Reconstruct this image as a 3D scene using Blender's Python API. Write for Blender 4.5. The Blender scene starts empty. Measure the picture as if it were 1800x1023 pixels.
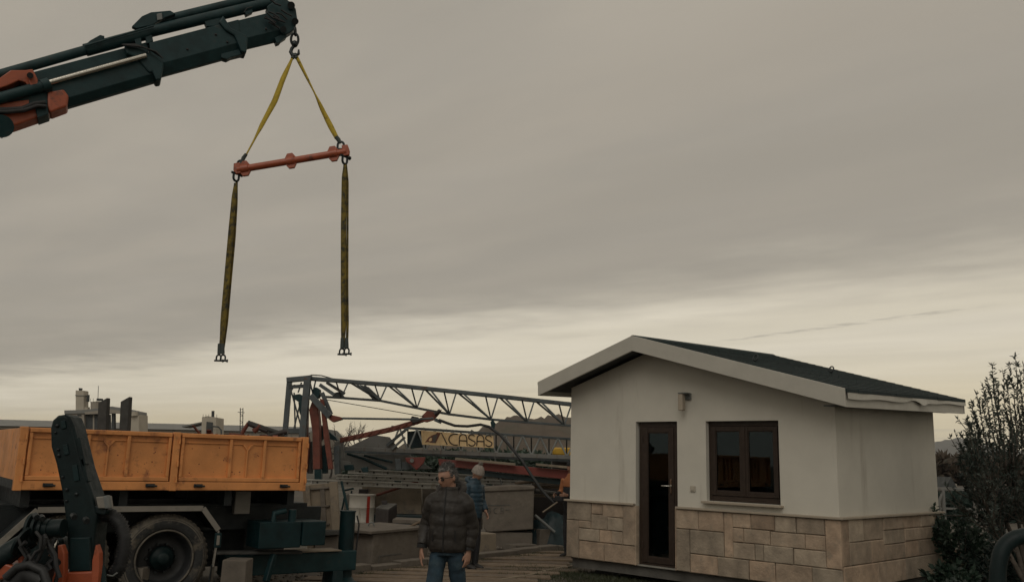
import bpy, math, random
from mathutils import Vector, Matrix, noise as mnoise
R = math.radians
scene = bpy.context.scene
col = scene.collection
random.seed(7)

# ------------------------------------------------------------------ camera
FPX, HOR, ROLL, CAMZ = 1550.0, 806.0, R(1.56), 1.75        # focal length in photo pixels, horizon row, roll, eye height
PITCH = math.atan((HOR - 511.5) / FPX)
FW = Vector((0, math.cos(PITCH), math.sin(PITCH)))
U0 = Vector((0, -math.sin(PITCH), math.cos(PITCH)))
RT = Vector((1, 0, 0)) * math.cos(ROLL) + U0 * math.sin(ROLL)
UP = Vector((1, 0, 0)) * -math.sin(ROLL) + U0 * math.cos(ROLL)
CAM = Vector((0, 0, CAMZ))
cd = bpy.data.cameras.new('camera'); cam = bpy.data.objects.new('camera', cd); col.objects.link(cam)
cam.matrix_world = Matrix(((RT.x, UP.x, -FW.x, 0), (RT.y, UP.y, -FW.y, 0), (RT.z, UP.z, -FW.z, CAMZ), (0, 0, 0, 1)))
cd.sensor_width = 36; cd.lens = FPX / 1800 * 36; cd.clip_end = 20000; cd.clip_start = .05
scene.camera = cam

# ------------------------------------------------------------------ sky, sun, exposure
SUN_EL, SUN_AZ = R(42), R(196)          # azimuth clockwise from +Y: behind the camera, to the left
w = bpy.data.worlds.new('World'); scene.world = w; w.use_nodes = True
nt = w.node_tree; N = nt.nodes; LK = nt.links; N.clear()
def nd(t, **kw):
    n = N.new(t)
    for k, v in kw.items(): setattr(n, k, v)
    return n
def mth(op, a, b=None, c=None):
    n = nd('ShaderNodeMath', operation=op)
    for i, v in enumerate((a, b, c)):
        if v is None: continue
        if isinstance(v, (int, float)): n.inputs[i].default_value = v
        else: LK.new(v, n.inputs[i])
    return n.outputs[0]
def mixc(f, a, b, bt='MIX'):
    n = nd('ShaderNodeMix', data_type='RGBA', blend_type=bt)
    for s, v in ((n.inputs[0], f), (n.inputs[6], a), (n.inputs[7], b)):
        if isinstance(v, (int, float)): s.default_value = v
        elif isinstance(v, tuple): s.default_value = (*v, 1)
        else: LK.new(v, s)
    return n.outputs[2]
def ramp(v, lo, hi):
    n = nd('ShaderNodeMapRange', interpolation_type='SMOOTHSTEP'); LK.new(v, n.inputs[0])
    n.inputs[1].default_value = lo; n.inputs[2].default_value = hi
    return n.outputs[0]
out = nd('ShaderNodeOutputWorld'); bg = nd('ShaderNodeBackground'); bg.inputs[1].default_value = .1
LK.new(bg.outputs[0], out.inputs[0])
sky = nd('ShaderNodeTexSky', sky_type='NISHITA', sun_disc=False, sun_elevation=SUN_EL, sun_rotation=SUN_AZ)
tc = nd('ShaderNodeTexCoord'); sp = nd('ShaderNodeSeparateXYZ'); LK.new(tc.outputs['Generated'], sp.inputs[0])
dz = mth('MAXIMUM', sp.outputs[2], .012)
cx = mth('DIVIDE', sp.outputs[0], dz); cy = mth('DIVIDE', sp.outputs[1], dz)     # place on the cloud deck overhead
cross = mth('ADD', mth('MULTIPLY', cx, .665), mth('MULTIPLY', cy, .747))         # across the deck's edge
along = mth('SUBTRACT', mth('MULTIPLY', cx, .747), mth('MULTIPLY', cy, .665))    # along it
def cnoise(sa, sc, scale, det=5, off=0.0):
    c = nd('ShaderNodeCombineXYZ'); LK.new(mth('MULTIPLY', along, sa), c.inputs[0]); LK.new(mth('MULTIPLY', cross, sc), c.inputs[1])
    c.inputs[2].default_value = off
    n = nd('ShaderNodeTexNoise'); n.inputs['Scale'].default_value = scale; n.inputs['Detail'].default_value = det; n.inputs['Roughness'].default_value = .5
    LK.new(c.outputs[0], n.inputs['Vector']); return n.outputs[0]
n1 = cnoise(.22, .6, .9); n2 = cnoise(.5, 1.6, 1.0, 6, 4.); n3 = cnoise(.1, .5, .5, 4, 9.)
edge = mth('ADD', cross, mth('ADD', mth('MULTIPLY', mth('SUBTRACT', n1, .5), 1.7), mth('ADD', mth('MULTIPLY', mth('SUBTRACT', n2, .5), 1.3), mth('MULTIPLY', mth('SUBTRACT', cnoise(1.6, 2.2, 1.2, 6, 12.), .5), 1.3))))
far = ramp(edge, 3.5, 6.0)                                # 0 under the deck, 1 beyond its edge
deck = mixc(ramp(n3, .3, .7), (3.66, 3.26, 2.67), (4.61, 4.16, 3.45))
deck = mixc(mth('MULTIPLY', mth('SUBTRACT', 1.0, ramp(edge, -.6, 1.9)), .7), deck, (4.61, 4.19, 3.45))                 # thinner overhead
deck = mixc(mth('MULTIPLY', ramp(n2, .36, .66), .42), deck, (3.23, 2.95, 2.48))
deck = mixc(mth('MULTIPLY', ramp(cnoise(.9, 2.2, 1.3, 7, 15.), .40, .66), .26), deck, (3.39, 3.13, 2.70))
deck = mixc(mth('MULTIPLY', ramp(edge, 1.4, 3.6), .45), deck, (3.29, 2.95, 2.41))  # the deck is thickest by its edge
clear = mixc(ramp(n1, .35, .7), (6.7, 6.05, 4.75), (7.8, 7.1, 5.75))
clear = mixc(mth('MULTIPLY', ramp(edge, 6.0, 15.0), .85), clear, (7.0, 5.95, 4.0))
wisp = mth('MULTIPLY', ramp(cnoise(.16, .45, .8, 5, 2.), .52, .72), mth('MULTIPLY', ramp(edge, 5., 7.), .30))
clear = mixc(wisp, clear, (4.3, 3.9, 3.2))
# a broken row of small clouds beyond the deck
lc = mth('SUBTRACT', cross, mth('SUBTRACT', 5.53, mth('MULTIPLY', along, .3)))
lcn = cnoise(5., 9., 1.0, 4, 6.)
row = mth('MULTIPLY', mth('SUBTRACT', 1.0, ramp(mth('ABSOLUTE', mth('ADD', lc, mth('MULTIPLY', mth('SUBTRACT', lcn, .5), .22))), .0, .10)), mth('MULTIPLY', ramp(along, -3.8, -3.1), mth('SUBTRACT', 1.0, ramp(along, -1.7, -1.2))))
clear = mixc(mth('MULTIPLY', row, mth('MULTIPLY', ramp(lcn, .40, .58), .6)), clear, (4.0, 3.6, 2.95))
cloud = mixc(far, deck, clear)
low = ramp(sp.outputs[2], -.02, .0)                         # below the horizon: dim ground colour
cloud = mixc(low, (.8, .72, .6), cloud)
LK.new(mixc(.97, sky.outputs[0], cloud), bg.inputs[0])

sd = bpy.data.lights.new('sun', 'SUN'); sun = bpy.data.objects.new('sun', sd); col.objects.link(sun)
sd.energy = .65; sd.angle = R(40); sd.color = (1, .95, .87)
sdir = Vector((math.sin(SUN_AZ) * math.cos(SUN_EL), math.cos(SUN_AZ) * math.cos(SUN_EL), math.sin(SUN_EL)))
sun.rotation_euler = sdir.to_track_quat('Z', 'Y').to_euler(); sun.location = sdir * 50
vs = scene.view_settings
vs.view_transform = 'Standard'; vs.look = 'None'; vs.gamma = 1; vs.exposure = 0; vs.use_curve_mapping = False
scene.cycles.max_bounces = 8; scene.cycles.transparent_max_bounces = 12
scene.cycles.use_denoising = True

# ------------------------------------------------------------------ helpers
def ray(px, py): return (FW * FPX + RT * (px - 900) - UP * (py - 511.5)).normalized()
def at(px, py, Y):                      # the point at distance Y that the photo shows at this pixel
    d = ray(px, py); return CAM + d * (Y / d.y)
def gz(px, py, z=0.0):                  # the same on a level at height z
    d = ray(px, py); return CAM + d * ((z - CAMZ) / d.z)
V = Vector
class MB:
    def __init__(s, T=None): s.v = []; s.f = []; s.sm = []; s.T = T
    def add(s, vs, fs, smooth=False):
        o = len(s.v)
        s.v += [(s.T @ V(v)) if s.T else V(v) for v in vs]
        s.f += [tuple(i + o for i in f) for f in fs]; s.sm += [smooth] * len(fs)
        return s
    def hexa(s, p): return s.add(p, [(3,2,1,0), (4,5,6,7), (0,1,5,4), (1,2,6,5), (2,3,7,6), (3,0,4,7)])
    def box(s, lo, hi):
        (a,b,c), (d,e,f) = lo, hi
        return s.hexa([(a,b,c),(d,b,c),(d,e,c),(a,e,c),(a,b,f),(d,b,f),(d,e,f),(a,e,f)])
    def beam(s, p0, p1, w, h, up=(0,0,1), w1=None, h1=None):
        p0, p1 = V(p0), V(p1); d = (p1 - p0).normalized(); up = V(up)
        if abs(d.dot(up)) > .99: up = V((0,1,0))
        x = d.cross(up).normalized(); y = x.cross(d)
        w1 = w1 or w; h1 = h1 or h
        q = []
        for p, a, b in ((p0, w, h), (p1, w1, h1)):
            q += [p - x*a/2 - y*b/2, p + x*a/2 - y*b/2, p + x*a/2 + y*b/2, p - x*a/2 + y*b/2]
        return s.hexa(q)
    def tube(s, pts, r, n=10, cap=True, smooth=True, closed=False):
        pts = [V(p) for p in pts]; m = len(pts); rs = r if isinstance(r, (list, tuple)) else [r] * m
        vs, fs = [], []; x = None
        for i, p in enumerate(pts):
            if closed: d = pts[(i+1) % m] - pts[i-1]
            else: d = pts[min(i+1, m-1)] - pts[max(i-1, 0)]
            d.normalize()
            if x is None: x = d.orthogonal().normalized()
            x = (x - d * x.dot(d)).normalized(); y = d.cross(x)
            for k in range(n):
                a = 2*math.pi*k/n; vs.append(p + (x*math.cos(a) + y*math.sin(a)) * rs[i])
        for i in range(m if closed else m-1):
            j = (i+1) % m
            for k in range(n): fs.append((i*n+k, i*n+(k+1)%n, j*n+(k+1)%n, j*n+k))
        s.add(vs, fs, smooth)
        if cap and not closed: s.add(vs[:n], [tuple(range(n-1,-1,-1))]); s.add(vs[-n:], [tuple(range(n))])
        return s
    def prism(s, poly, d):              # poly: 3-D outline, d: extrusion vector
        poly = [V(p) for p in poly]; d = V(d); n = len(poly)
        return s.add(poly + [p + d for p in poly], [tuple(range(n)), tuple(range(2*n-1, n-1, -1))] + [(i, i+n, (i+1)%n+n, (i+1)%n) for i in range(n)])
    def lathe(s, prof, o, ax=(0,0,1), n=24, smooth=True, cap=False):
        ax = V(ax).normalized(); x = ax.orthogonal().normalized(); y = ax.cross(x); o = V(o)
        vs = [o + ax*h + (x*math.cos(2*math.pi*k/n) + y*math.sin(2*math.pi*k/n))*r for r, h in prof for k in range(n)]
        fs = [(i*n+k, i*n+(k+1)%n, (i+1)*n+(k+1)%n, (i+1)*n+k) for i in range(len(prof)-1) for k in range(n)]
        s.add(vs, fs, smooth)
        if cap: s.add(vs[:n], [tuple(range(n-1,-1,-1))]); s.add(vs[-n:], [tuple(range(n))])
        return s
    def loft(s, rings, n=18, smooth=True, bulge=None):       # rings: (centre, half-width vector, half-depth vector)
        vs = []
        for c, a, b in rings:
            c, a, b = V(c), V(a), V(b)
            for k in range(n):
                t = 2*math.pi*k/n; vs.append(c + a*math.cos(t) + b*math.sin(t))
        fs = [(i*n+k, i*n+(k+1)%n, (i+1)*n+(k+1)%n, (i+1)*n+k) for i in range(len(rings)-1) for k in range(n)]
        s.add(vs, fs, smooth); s.add(vs[:n], [tuple(range(n-1,-1,-1))], smooth); s.add(vs[-n:], [tuple(range(n))], smooth)
        return s
    def ball(s, c, r, n=16, m=10, T=None):
        c = V(c); r = V(r) if not isinstance(r, (int, float)) else V((r, r, r)); vs = []; fs = []
        for i in range(m+1):
            th = math.pi*(i + (.02 if i == 0 else -.02 if i == m else 0))/m
            for k in range(n):
                ph = 2*math.pi*k/n; q = V((r.x*math.sin(th)*math.cos(ph), r.y*math.sin(th)*math.sin(ph), r.z*math.cos(th)))
                vs.append(c + (T @ q if T else q))
        fs = [(i*n+k, (i+1)*n+k, (i+1)*n+(k+1)%n, i*n+(k+1)%n) for i in range(m) for k in range(n)]
        s.add(vs, fs, True); s.add(vs[:n], [tuple(range(n))], True); s.add(vs[-n:], [tuple(range(n-1,-1,-1))], True)
        return s
    def pplate(s, px, Y, d, dirv=(0,1,0)):      # outline given as photo pixels at distance Y, thickness d metres
        return s.prism([at(x, y, Y(x) if callable(Y) else Y) for x, y in px], V(dirv) * d)
    def build(s, name, mat, parent=None, bevel=0, seg=2, mods=()):
        me = bpy.data.meshes.new(name); o = bpy.data.objects.new(name, me); col.objects.link(o)
        org = parent.get('_o') if parent else None
        if parent is None:
            xs = [v for v in s.v]; c = V((sum(v.x for v in xs)/len(xs), sum(v.y for v in xs)/len(xs), min(v.z for v in xs)))
            o.location = c; o['_o'] = tuple(c); org = tuple(c)
        else:
            o.parent = parent; o['_o'] = tuple(org)
        c = V(org)
        me.from_pydata([tuple(v - c) for v in s.v], [], s.f)
        me.polygons.foreach_set('use_smooth', s.sm)
        if mat is not None: me.materials.append(mat)
        me.validate(); me.update()
        if bevel:
            b = o.modifiers.new('bevel', 'BEVEL'); b.width = bevel; b.segments = seg; b.limit_method = 'ANGLE'; b.angle_limit = R(38)
        for t, kw in mods:
            m = o.modifiers.new(t.lower(), t)
            for k, v in kw.items(): setattr(m, k, v)
        return o
def tag(o, label=None, cat=None, group=None, kind=None):
    for k, v in (('label', label), ('category', cat), ('group', group), ('kind', kind)):
        if v: o[k] = v
    return o
def thing(name, loc, label, cat, group=None):
    o = bpy.data.objects.new(name, None); col.objects.link(o); o.location = loc; o['_o'] = tuple(loc); o.empty_display_size = .1
    return tag(o, label, cat, group)

# ------------------------------------------------------------------ materials
M = {}
def mat(name, c, rough=.6, metal=0, c3=None, var=.25, scale=4, bump=.15, bscale=60, c2=None, c2amt=.5, c2scale=3, streak=False, rand=0, spec=.5, rstr=None):
    m = bpy.data.materials.new(name); m.use_nodes = True; t = m.node_tree; n = t.nodes; l = t.links; b = n['Principled BSDF']
    b.inputs['Roughness'].default_value = rough; b.inputs['Metallic'].default_value = metal; b.inputs['Specular IOR Level'].default_value = spec
    tc = n.new('ShaderNodeTexCoord')
    def noise(sc, det=5, vec=None, ro=.6):
        x = n.new('ShaderNodeTexNoise'); x.inputs['Scale'].default_value = sc; x.inputs['Detail'].default_value = det; x.inputs['Roughness'].default_value = ro
        l.new(vec or tc.outputs['Object'], x.inputs['Vector']); return x.outputs[0]
    def mix(f, a, bb, bt='MIX'):
        x = n.new('ShaderNodeMix'); x.data_type = 'RGBA'; x.blend_type = bt
        for s_, v in ((x.inputs[0], f), (x.inputs[6], a), (x.inputs[7], bb)):
            if isinstance(v, (int, float)): s_.default_value = v
            elif isinstance(v, tuple): s_.default_value = (*v, 1)
            else: l.new(v, s_)
        return x.outputs[2]
    def rng(v, a, bb, c_=0, d=1):
        x = n.new('ShaderNodeMapRange'); l.new(v, x.inputs[0])
        for i, q in enumerate((a, bb, c_, d)): x.inputs[i+1].default_value = q
        return x.outputs[0]
    vv = rng(noise(scale), .3, .7, 1 - var, 1 + var)
    cc = mix(1.0, c, vv, 'MULTIPLY')
    if c2:
        vec = None
        if streak:
            mp = n.new('ShaderNodeMapping'); mp.inputs['Scale'].default_value = (3, 3, .35); l.new(tc.outputs['Object'], mp.inputs[0]); vec = mp.outputs[0]
        cc = mix(rng(noise(c2scale, 8, vec, .68), .62 - c2amt * .25, .74 - c2amt * .2), cc, c2)
    if c3:
        oi = n.new('ShaderNodeObjectInfo'); mm = n.new('ShaderNodeMath'); mm.operation = 'FRACT'; mu = n.new('ShaderNodeMath'); mu.operation = 'MULTIPLY'; mu.inputs[1].default_value = 7.31; l.new(oi.outputs['Random'], mu.inputs[0]); l.new(mu.outputs[0], mm.inputs[0]); cc = mix(mm.outputs[0], cc, mix(1.0, c3, vv, 'MULTIPLY'))
    if rand:
        oi = n.new('ShaderNodeObjectInfo'); cc = mix(1.0, cc, rng(oi.outputs['Random'], 0, 1, 1 - rand, 1 + rand), 'MULTIPLY')
    l.new(cc, b.inputs['Base Color'])
    l.new(rng(noise(scale * 2.3), .3, .7, max(.05, rough - .12), min(1, rough + .12)), b.inputs['Roughness'])
    if bump:
        bp = n.new('ShaderNodeBump'); bp.inputs['Strength'].default_value = bump; bp.inputs['Distance'].default_value = .01
        l.new(noise(bscale, 4), bp.inputs['Height']); l.new(bp.outputs[0], b.inputs['Normal'])
    M[name] = m; return m
mat('ground', (.085, .072, .058), .95, var=.45, scale=1.2, bump=.8, bscale=22, c2=(.06, .062, .042), c2amt=.5, c2scale=.5)
mat('render_wall', (.555, .53, .462), .92, var=.05, scale=2.2, bump=.25, bscale=160, c2=(.44, .41, .35), c2amt=.14, c2scale=.8, streak=True)
mat('stone', (.35, .255, .18), .85, var=.30, scale=5, bump=.9, bscale=30, c2=(.26, .205, .15), c2amt=.4, c2scale=9, rand=.22, c3=(.30, .25, .19))
mat('mortar', (.15, .12, .09), .95)
mat('trim', (.34, .29, .225), .75, var=.1, bump=.1)
mat('brown_frame', (.032, .021, .015), .5, spec=.3, var=.2, scale=12, bump=.08)
mat('shingle', (.018, .031, .032), .9, var=.45, scale=18, bump=1, bscale=120, rand=.28)
mat('fascia', (.45, .432, .38), .5, var=.06, bump=.03, c2=(.35, .32, .27), c2amt=.1, c2scale=2)
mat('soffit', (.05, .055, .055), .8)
mat('interior', (.10, .095, .09), .9)
mat('truck_orange', (.60, .25, .08), .55, var=.2, scale=2.5, bump=.35, bscale=7, c2=(.26, .10, .04), c2amt=.24, c2scale=6)
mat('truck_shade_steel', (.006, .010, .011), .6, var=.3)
mat('teal_steel', (.003, .019, .022), .5, var=.35, scale=6, bump=.12, c2=(.025, .03, .028), c2amt=.15, spec=.3)
mat('crane_black', (.008, .032, .036), .5, var=.35, scale=5, bump=.08, c2=(.022, .034, .034), c2amt=.22, c2scale=5, spec=.3)
mat('arm_black', (.0035, .0115, .0125), .5, var=.4, scale=7, bump=.15, c2=(.014, .022, .022), c2amt=.25, c2scale=7, spec=.25); mat('arm_teal', (.003, .017, .019), .5, var=.3, scale=7, spec=.3)
mat('crane_orange', (.33, .075, .03), .42, var=.14, scale=5, bump=.06, c2=(.10, .04, .025), c2amt=.2, c2scale=6)
mat('chrome', (.55, .53, .48), .18, 1, var=.1)
mat('rubber', (.020, .021, .021), .85, var=.3, scale=8, bump=.4, c2=(.10, .085, .065), c2amt=.42, c2scale=5)
mat('rubber_black', (.012, .013, .014), .6, var=.2)
mat('mud_rubber', (.10, .088, .07), .9, var=.3, scale=10, bump=.5, c2=(.03, .03, .03), c2amt=.4, c2scale=8)
mat('fender_grey', (.20, .185, .16), .55, var=.12, bump=.05, c2=(.13, .12, .1), c2amt=.25, c2scale=5)
mat('galvanised', (.17, .18, .175), .5, .35, var=.25, scale=5, bump=.08, c2=(.09, .06, .04), c2amt=.18, c2scale=4)
mat('blue_grey_steel', (.085, .10, .105), .5, .2, var=.3, scale=4, bump=.08, c2=(.10, .06, .04), c2amt=.2, c2scale=5)
mat('light_grey_steel', (.17, .17, .16), .55, .1, var=.15, scale=3, bump=.06, c2=(.12, .085, .06), c2amt=.25, c2scale=3, streak=True)
mat('aluminium', (.34, .33, .295), .45, .45, var=.18, scale=6, bump=.05, c2=(.2, .17, .13), c2amt=.25)
mat('rust_red', (.15, .042, .026), .7, var=.3, scale=5, bump=.25, c2=(.11, .04, .025), c2amt=.4, c2scale=4)
mat('red_paint', (.17, .036, .027), .5, var=.15, scale=4, bump=.08, c2=(.12, .045, .03), c2amt=.22, c2scale=4)
mat('concrete', (.14, .12, .098), .92, var=.28, scale=3, bump=.5, bscale=35, c2=(.12, .105, .085), c2amt=.42, c2scale=3.2, rand=.1)
mat('concrete_pale', (.23, .19, .14), .9, var=.2, scale=3, bump=.4, bscale=40, c2=(.15, .13, .11), c2amt=.35, c2scale=3.5)
mat('concrete_dark', (.10, .095, .085), .95, var=.3, scale=3, bump=.5, bscale=30)
mat('timber', (.15, .11, .075), .85, var=.3, scale=6, bump=.4, bscale=50, c2=(.07, .06, .05), c2amt=.35, rand=.25)
mat('timber_dark', (.05, .05, .046), .85, var=.35, scale=8, bump=.4)
mat('sling', (.48, .35, .04), .85, var=.3, scale=9, bump=.3, bscale=120, c2=(.06, .05, .025), c2amt=.32, c2scale=9)
mat('sling_dirty', (.165, .12, .02), .9, var=.35, scale=9, bump=.3, bscale=120, c2=(.03, .03, .022), c2amt=.65, c2scale=14)
mat('sling_eye', (.05, .062, .058), .8, var=.3)
mat('shackle', (.028, .034, .036), .45, .6, var=.3)
mat('banner', (.74, .53, .28), .6, var=.14, scale=9, bump=.3, bscale=12)
mat('banner_ink', (.03, .022, .016), .6); mat('banner_red', (.16, .055, .035), .6); mat('banner_grey', (.10, .085, .075), .6)
mat('white_drum', (.55, .52, .46), .5, var=.1, bump=.05, c2=(.3, .26, .2), c2amt=.2, c2scale=4, streak=True); mat('drum_red', (.36, .035, .02), .5)
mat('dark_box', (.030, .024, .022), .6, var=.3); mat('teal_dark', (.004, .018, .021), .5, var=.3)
mat('tarp', (.005, .02, .024), .6, var=.4, scale=5, bump=.5, bscale=9)
mat('yellow_paint', (.50, .30, .03), .5, var=.15)
mat('jacket', (.0165, .013, .010), .62, var=.25, scale=10, bump=.35, bscale=70)
mat('jacket_inner', (.012, .012, .012), .8); mat('jeans', (.014, .034, .052), .85, var=.45, scale=9, bump=.4, bscale=120, c2=(.03, .055, .07), c2amt=.3, c2scale=7)
mat('skin', (.31, .17, .115), .55, var=.12, scale=20, bump=.1); mat('hair_grey', (.032, .030, .028), .6, var=.5, scale=40, bump=.6, bscale=140, c2=(.15, .14, .13), c2amt=.55, c2scale=28)
mat('glasses', (.008, .008, .009), .25); mat('blue_jacket', (.014, .04, .062), .55, var=.25, scale=10, bump=.3)
mat('knit', (.27, .235, .205), .95, var=.25, scale=40, bump=1, bscale=90); mat('black_cloth', (.012, .012, .014), .8, var=.3)
mat('orange_cloth', (.30, .11, .04), .75, var=.15, bump=.2); mat('shoe', (.02, .018, .017), .6)
mat('bark', (.075, .062, .05), .95, var=.4, scale=10, bump=.8, bscale=30); mat('bare_bark', (.045, .038, .032), .95, bump=0)
def leafmat(name, c, c2, tr=.25):
    m = mat(name, c, .55, var=.35, scale=2.5, bump=0, c2=c2, c2amt=.5, c2scale=2.5); n = m.node_tree.nodes; l = m.node_tree.links
    b = n['Principled BSDF']; t = n.new('ShaderNodeBsdfTranslucent'); mx = n.new('ShaderNodeMixShader'); mx.inputs[0].default_value = tr
    src = b.inputs['Base Color'].links[0].from_socket; l.new(src, t.inputs[0]); l.new(b.outputs[0], mx.inputs[1]); l.new(t.outputs[0], mx.inputs[2])
    l.new(mx.outputs[0], n['Material Output'].inputs[0]); return m
leafmat('olive_leaf', (.036, .052, .043), (.105, .12, .10)); leafmat('shrub_leaf', (.022, .045, .03), (.06, .085, .06))
leafmat('dark_leaf', (.018, .036, .03), (.03, .05, .04)); leafmat('grass', (.045, .055, .026), (.085, .075, .04)); leafmat('brown_leaf', (.085, .062, .045), (.05, .05, .035))
mat('industrial_wall', (.30, .27, .225), .8, var=.08, scale=.2, bump=0, c2=(.22, .2, .17), c2amt=.3, c2scale=.2); mat('industrial_roof', (.19, .19, .18), .6, var=.1, scale=.2, bump=0)
mat('industrial_pale', (.42, .38, .31), .8, var=.1, scale=.4, bump=0); mat('industrial_dark', (.045, .05, .05), .7, bump=0); mat('dark_glass', (.02, .025, .028), .15)
mat('hill_earth', (.085, .064, .045), .95, var=.3, scale=.06, bump=0, c2=(.06, .058, .04), c2amt=.55, c2scale=.08)
mat('mountain_rock', (.11, .11, .105), .95, var=.25, scale=.004, bump=0); mat('field', (.10, .085, .055), .95, var=.3, scale=.05, bump=0)
m = bpy.data.materials.new('glass'); m.use_nodes = True; n = m.node_tree.nodes; l = m.node_tree.links; n.clear()
o = n.new('ShaderNodeOutputMaterial'); g = n.new('ShaderNodeBsdfGlossy'); g.inputs['Roughness'].default_value = .015; g.inputs[0].default_value = (.8, .95, 1, 1)
t = n.new('ShaderNodeBsdfTransparent'); t.inputs[0].default_value = (.3, .38, .38, 1); f = n.new('ShaderNodeFresnel'); f.inputs[0].default_value = 1.44
mx = n.new('ShaderNodeMixShader'); l.new(f.outputs[0], mx.inputs[0]); l.new(t.outputs[0], mx.inputs[1]); l.new(g.outputs[0], mx.inputs[2]); l.new(mx.outputs[0], o.inputs[0]); M['glass'] = m

# ================================================================== SETTING
S = 4000
tag(MB().add([(-S, -S, 0), (S, -S, 0), (S, S, 0), (-S, S, 0)], [(0, 1, 2, 3)]).build('ground', M['ground']), kind='structure')
def terrain(name, pts, Y0, Y1, m, base=-1.0, jag=0., seed=0, steps=5):
    """a long rise running across the view: pts = (pixel x, pixel y) skyline seen at distance Y1"""
    rnd = random.Random(seed); sk = []
    for (x0, y0), (x1, y1) in zip(pts, pts[1:]):
        k = max(2, int((x1 - x0) / 6))
        for i in range(k):
            t = i / k; sk.append(at(x0 + (x1-x0)*t, y0 + (y1-y0)*t, Y1) + V((0, 0, rnd.uniform(-jag, jag))))
    sk.append(at(*pts[-1], Y1)); rows = []
    for j in range(steps + 1):
        t = j / steps; rows.append([V((p.x * (Y0 + (Y1-Y0)*t) / Y1, Y0 + (Y1-Y0)*t, base + (p.z - base) * math.sin(t*math.pi/2))) for p in sk])
    rows.append([V((p.x, p.y + (Y1 - Y0), base)) for p in sk])
    k = len(sk); vs = [v for r in rows for v in r]
    fs = [(j*k+i, j*k+i+1, (j+1)*k+i+1, (j+1)*k+i) for j in range(len(rows)-1) for i in range(k-1)]
    return tag(MB().add(vs, fs, True).build(name, m), kind='structure')
terrain('mountain', [(1150, 808), (1400, 795), (1560, 792), (1640, 779), (1668, 773), (1684, 769), (1700, 772), (1760, 790), (1900, 800), (2300, 822)], 2200, 3200, M['mountain_rock'], 0, 2.5, 3)
terrain('quarry_hill', [(660, 792), (760, 772), (860, 752), (885, 738), (915, 733), (945, 735), (975, 730), (1010, 736), (1080, 748), (1200, 775), (1300, 800)], 120, 190, M['hill_earth'], -1, .45, 5, 7)
# ================================================================== HOUSE
HO = V((1.02, 14.53, 0)); HA = R(-45)
HT = Matrix.Translation(HO) @ Matrix.Rotation(HA, 4, 'Z')           # local: u along the front, v into the house, z up
def H(u, v, z): return HT @ V((u, v, z))
HWID, HDEP, ZB, ZS = 4.47, 3.4, .25, 1.11                           # width, depth, underside, top of the stonework
house = thing('prefabricated_house', H(2.2, 1.7, 0), 'small cream rendered house with stone clad base, brown door and dark gable roof', 'house')
RIDGE, RZ = 1.56, 3.60
RT_ = .034                                                          # the roof rises a little towards the back
def rz(u): return RZ - (RIDGE - u) * .316 if u < RIDGE else RZ - (u - RIDGE) * .279      # roof line along the front
def wz(u): return rz(u) - .19
TH = .16
DU0, DU1, DZ1 = 1.31, 2.06, 2.355
WU0, WU1, WZ0, WZ1 = 2.545, 3.675, 1.245, 2.352
def strip(mb, u0, u1, z0, z1=None, v0=0, v1=TH):
    a, b = (z1, z1) if z1 else (wz(u0), wz(u1))
    mb.hexa([(u0, v0, z0), (u1, v0, z0), (u1, v1, z0), (u0, v1, z0), (u0, v0, a), (u1, v0, b), (u1, v1, b), (u0, v1, a)])
mb = MB(HT)
strip(mb, 0, DU0, ZB); strip(mb, DU0, RIDGE, DZ1); strip(mb, RIDGE, DU1, DZ1); strip(mb, DU1, WU0, ZB)
strip(mb, WU0, WU1, ZB, WZ0); strip(mb, WU0, WU1, WZ1); strip(mb, WU1, HWID, ZB)
mb.build('front_wall', M['render_wall'], house)
mb = MB(HT); mb.box((HWID - TH, TH, ZB), (HWID, HDEP, wz(HWID) )); mb.v = [v + V((0, 0, RT_ * (HT.inverted() @ v).y)) if v.z > 2 else v for v in mb.v]; mb.build('side_wall', M['render_wall'], house)
mb = MB(HT); mb.box((0, TH, ZB), (TH, HDEP, wz(0))); mb.v = [v + V((0, 0, RT_ * (HT.inverted() @ v).y)) if v.z > 2 else v for v in mb.v]; mb.build('side_wall', M['render_wall'], house)
mb = MB(HT); strip(mb, TH, RIDGE, ZB, None, HDEP - TH, HDEP); strip(mb, RIDGE, HWID - TH, ZB, None, HDEP - TH, HDEP); mb.v = [v + V((0, 0, RT_ * HDEP)) if v.z > 2 else v for v in mb.v]; mb.build('back_wall', M['render_wall'], house)
mb = MB(HT); mb.box((TH + .002, TH + .002, ZB - .02), (HWID - TH - .002, HDEP - TH - .002, ZB + .05)); mb.build('floor_slab', M['concrete_dark'], house)
mb = MB(HT); mb.box((.02, .06, ZB - .15), (HWID - .03, HDEP - .05, ZB - .004)); mb.build('base_frame', M['concrete_dark'], house)
for (u0, u1) in ((.3, .8), (3.6, 4.1)):
    for v0 in (.3, 2.6):
        tag(MB(HT).box((u0, v0, 0), (u1, v0 + .4, ZB - .152)).build('support_block', M['timber_dark'], None), f'timber bearer under the {"left" if u0 < 1 else "right"} end of the cream house, {"front" if v0 < 1 else "back"} one', 'block', 'bearers under the house')
# inside: ceiling and a low cabinet keep it dim
mb = MB(HT); mb.box((TH + .003, TH + .003, 2.44), (HWID - TH - .003, HDEP - TH - .003, 2.47)); mb.build('ceiling', M['interior'], house)
mb = MB(HT)
for a in ((TH + .002, TH + .003, HWID - TH - .002, TH + .003),): pass
mb.box((TH + .003, HDEP - TH - .03, ZB + .06), (HWID - TH - .003, HDEP - TH - .004, 2.43)); mb.build('interior_lining', M['interior'], house)
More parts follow.
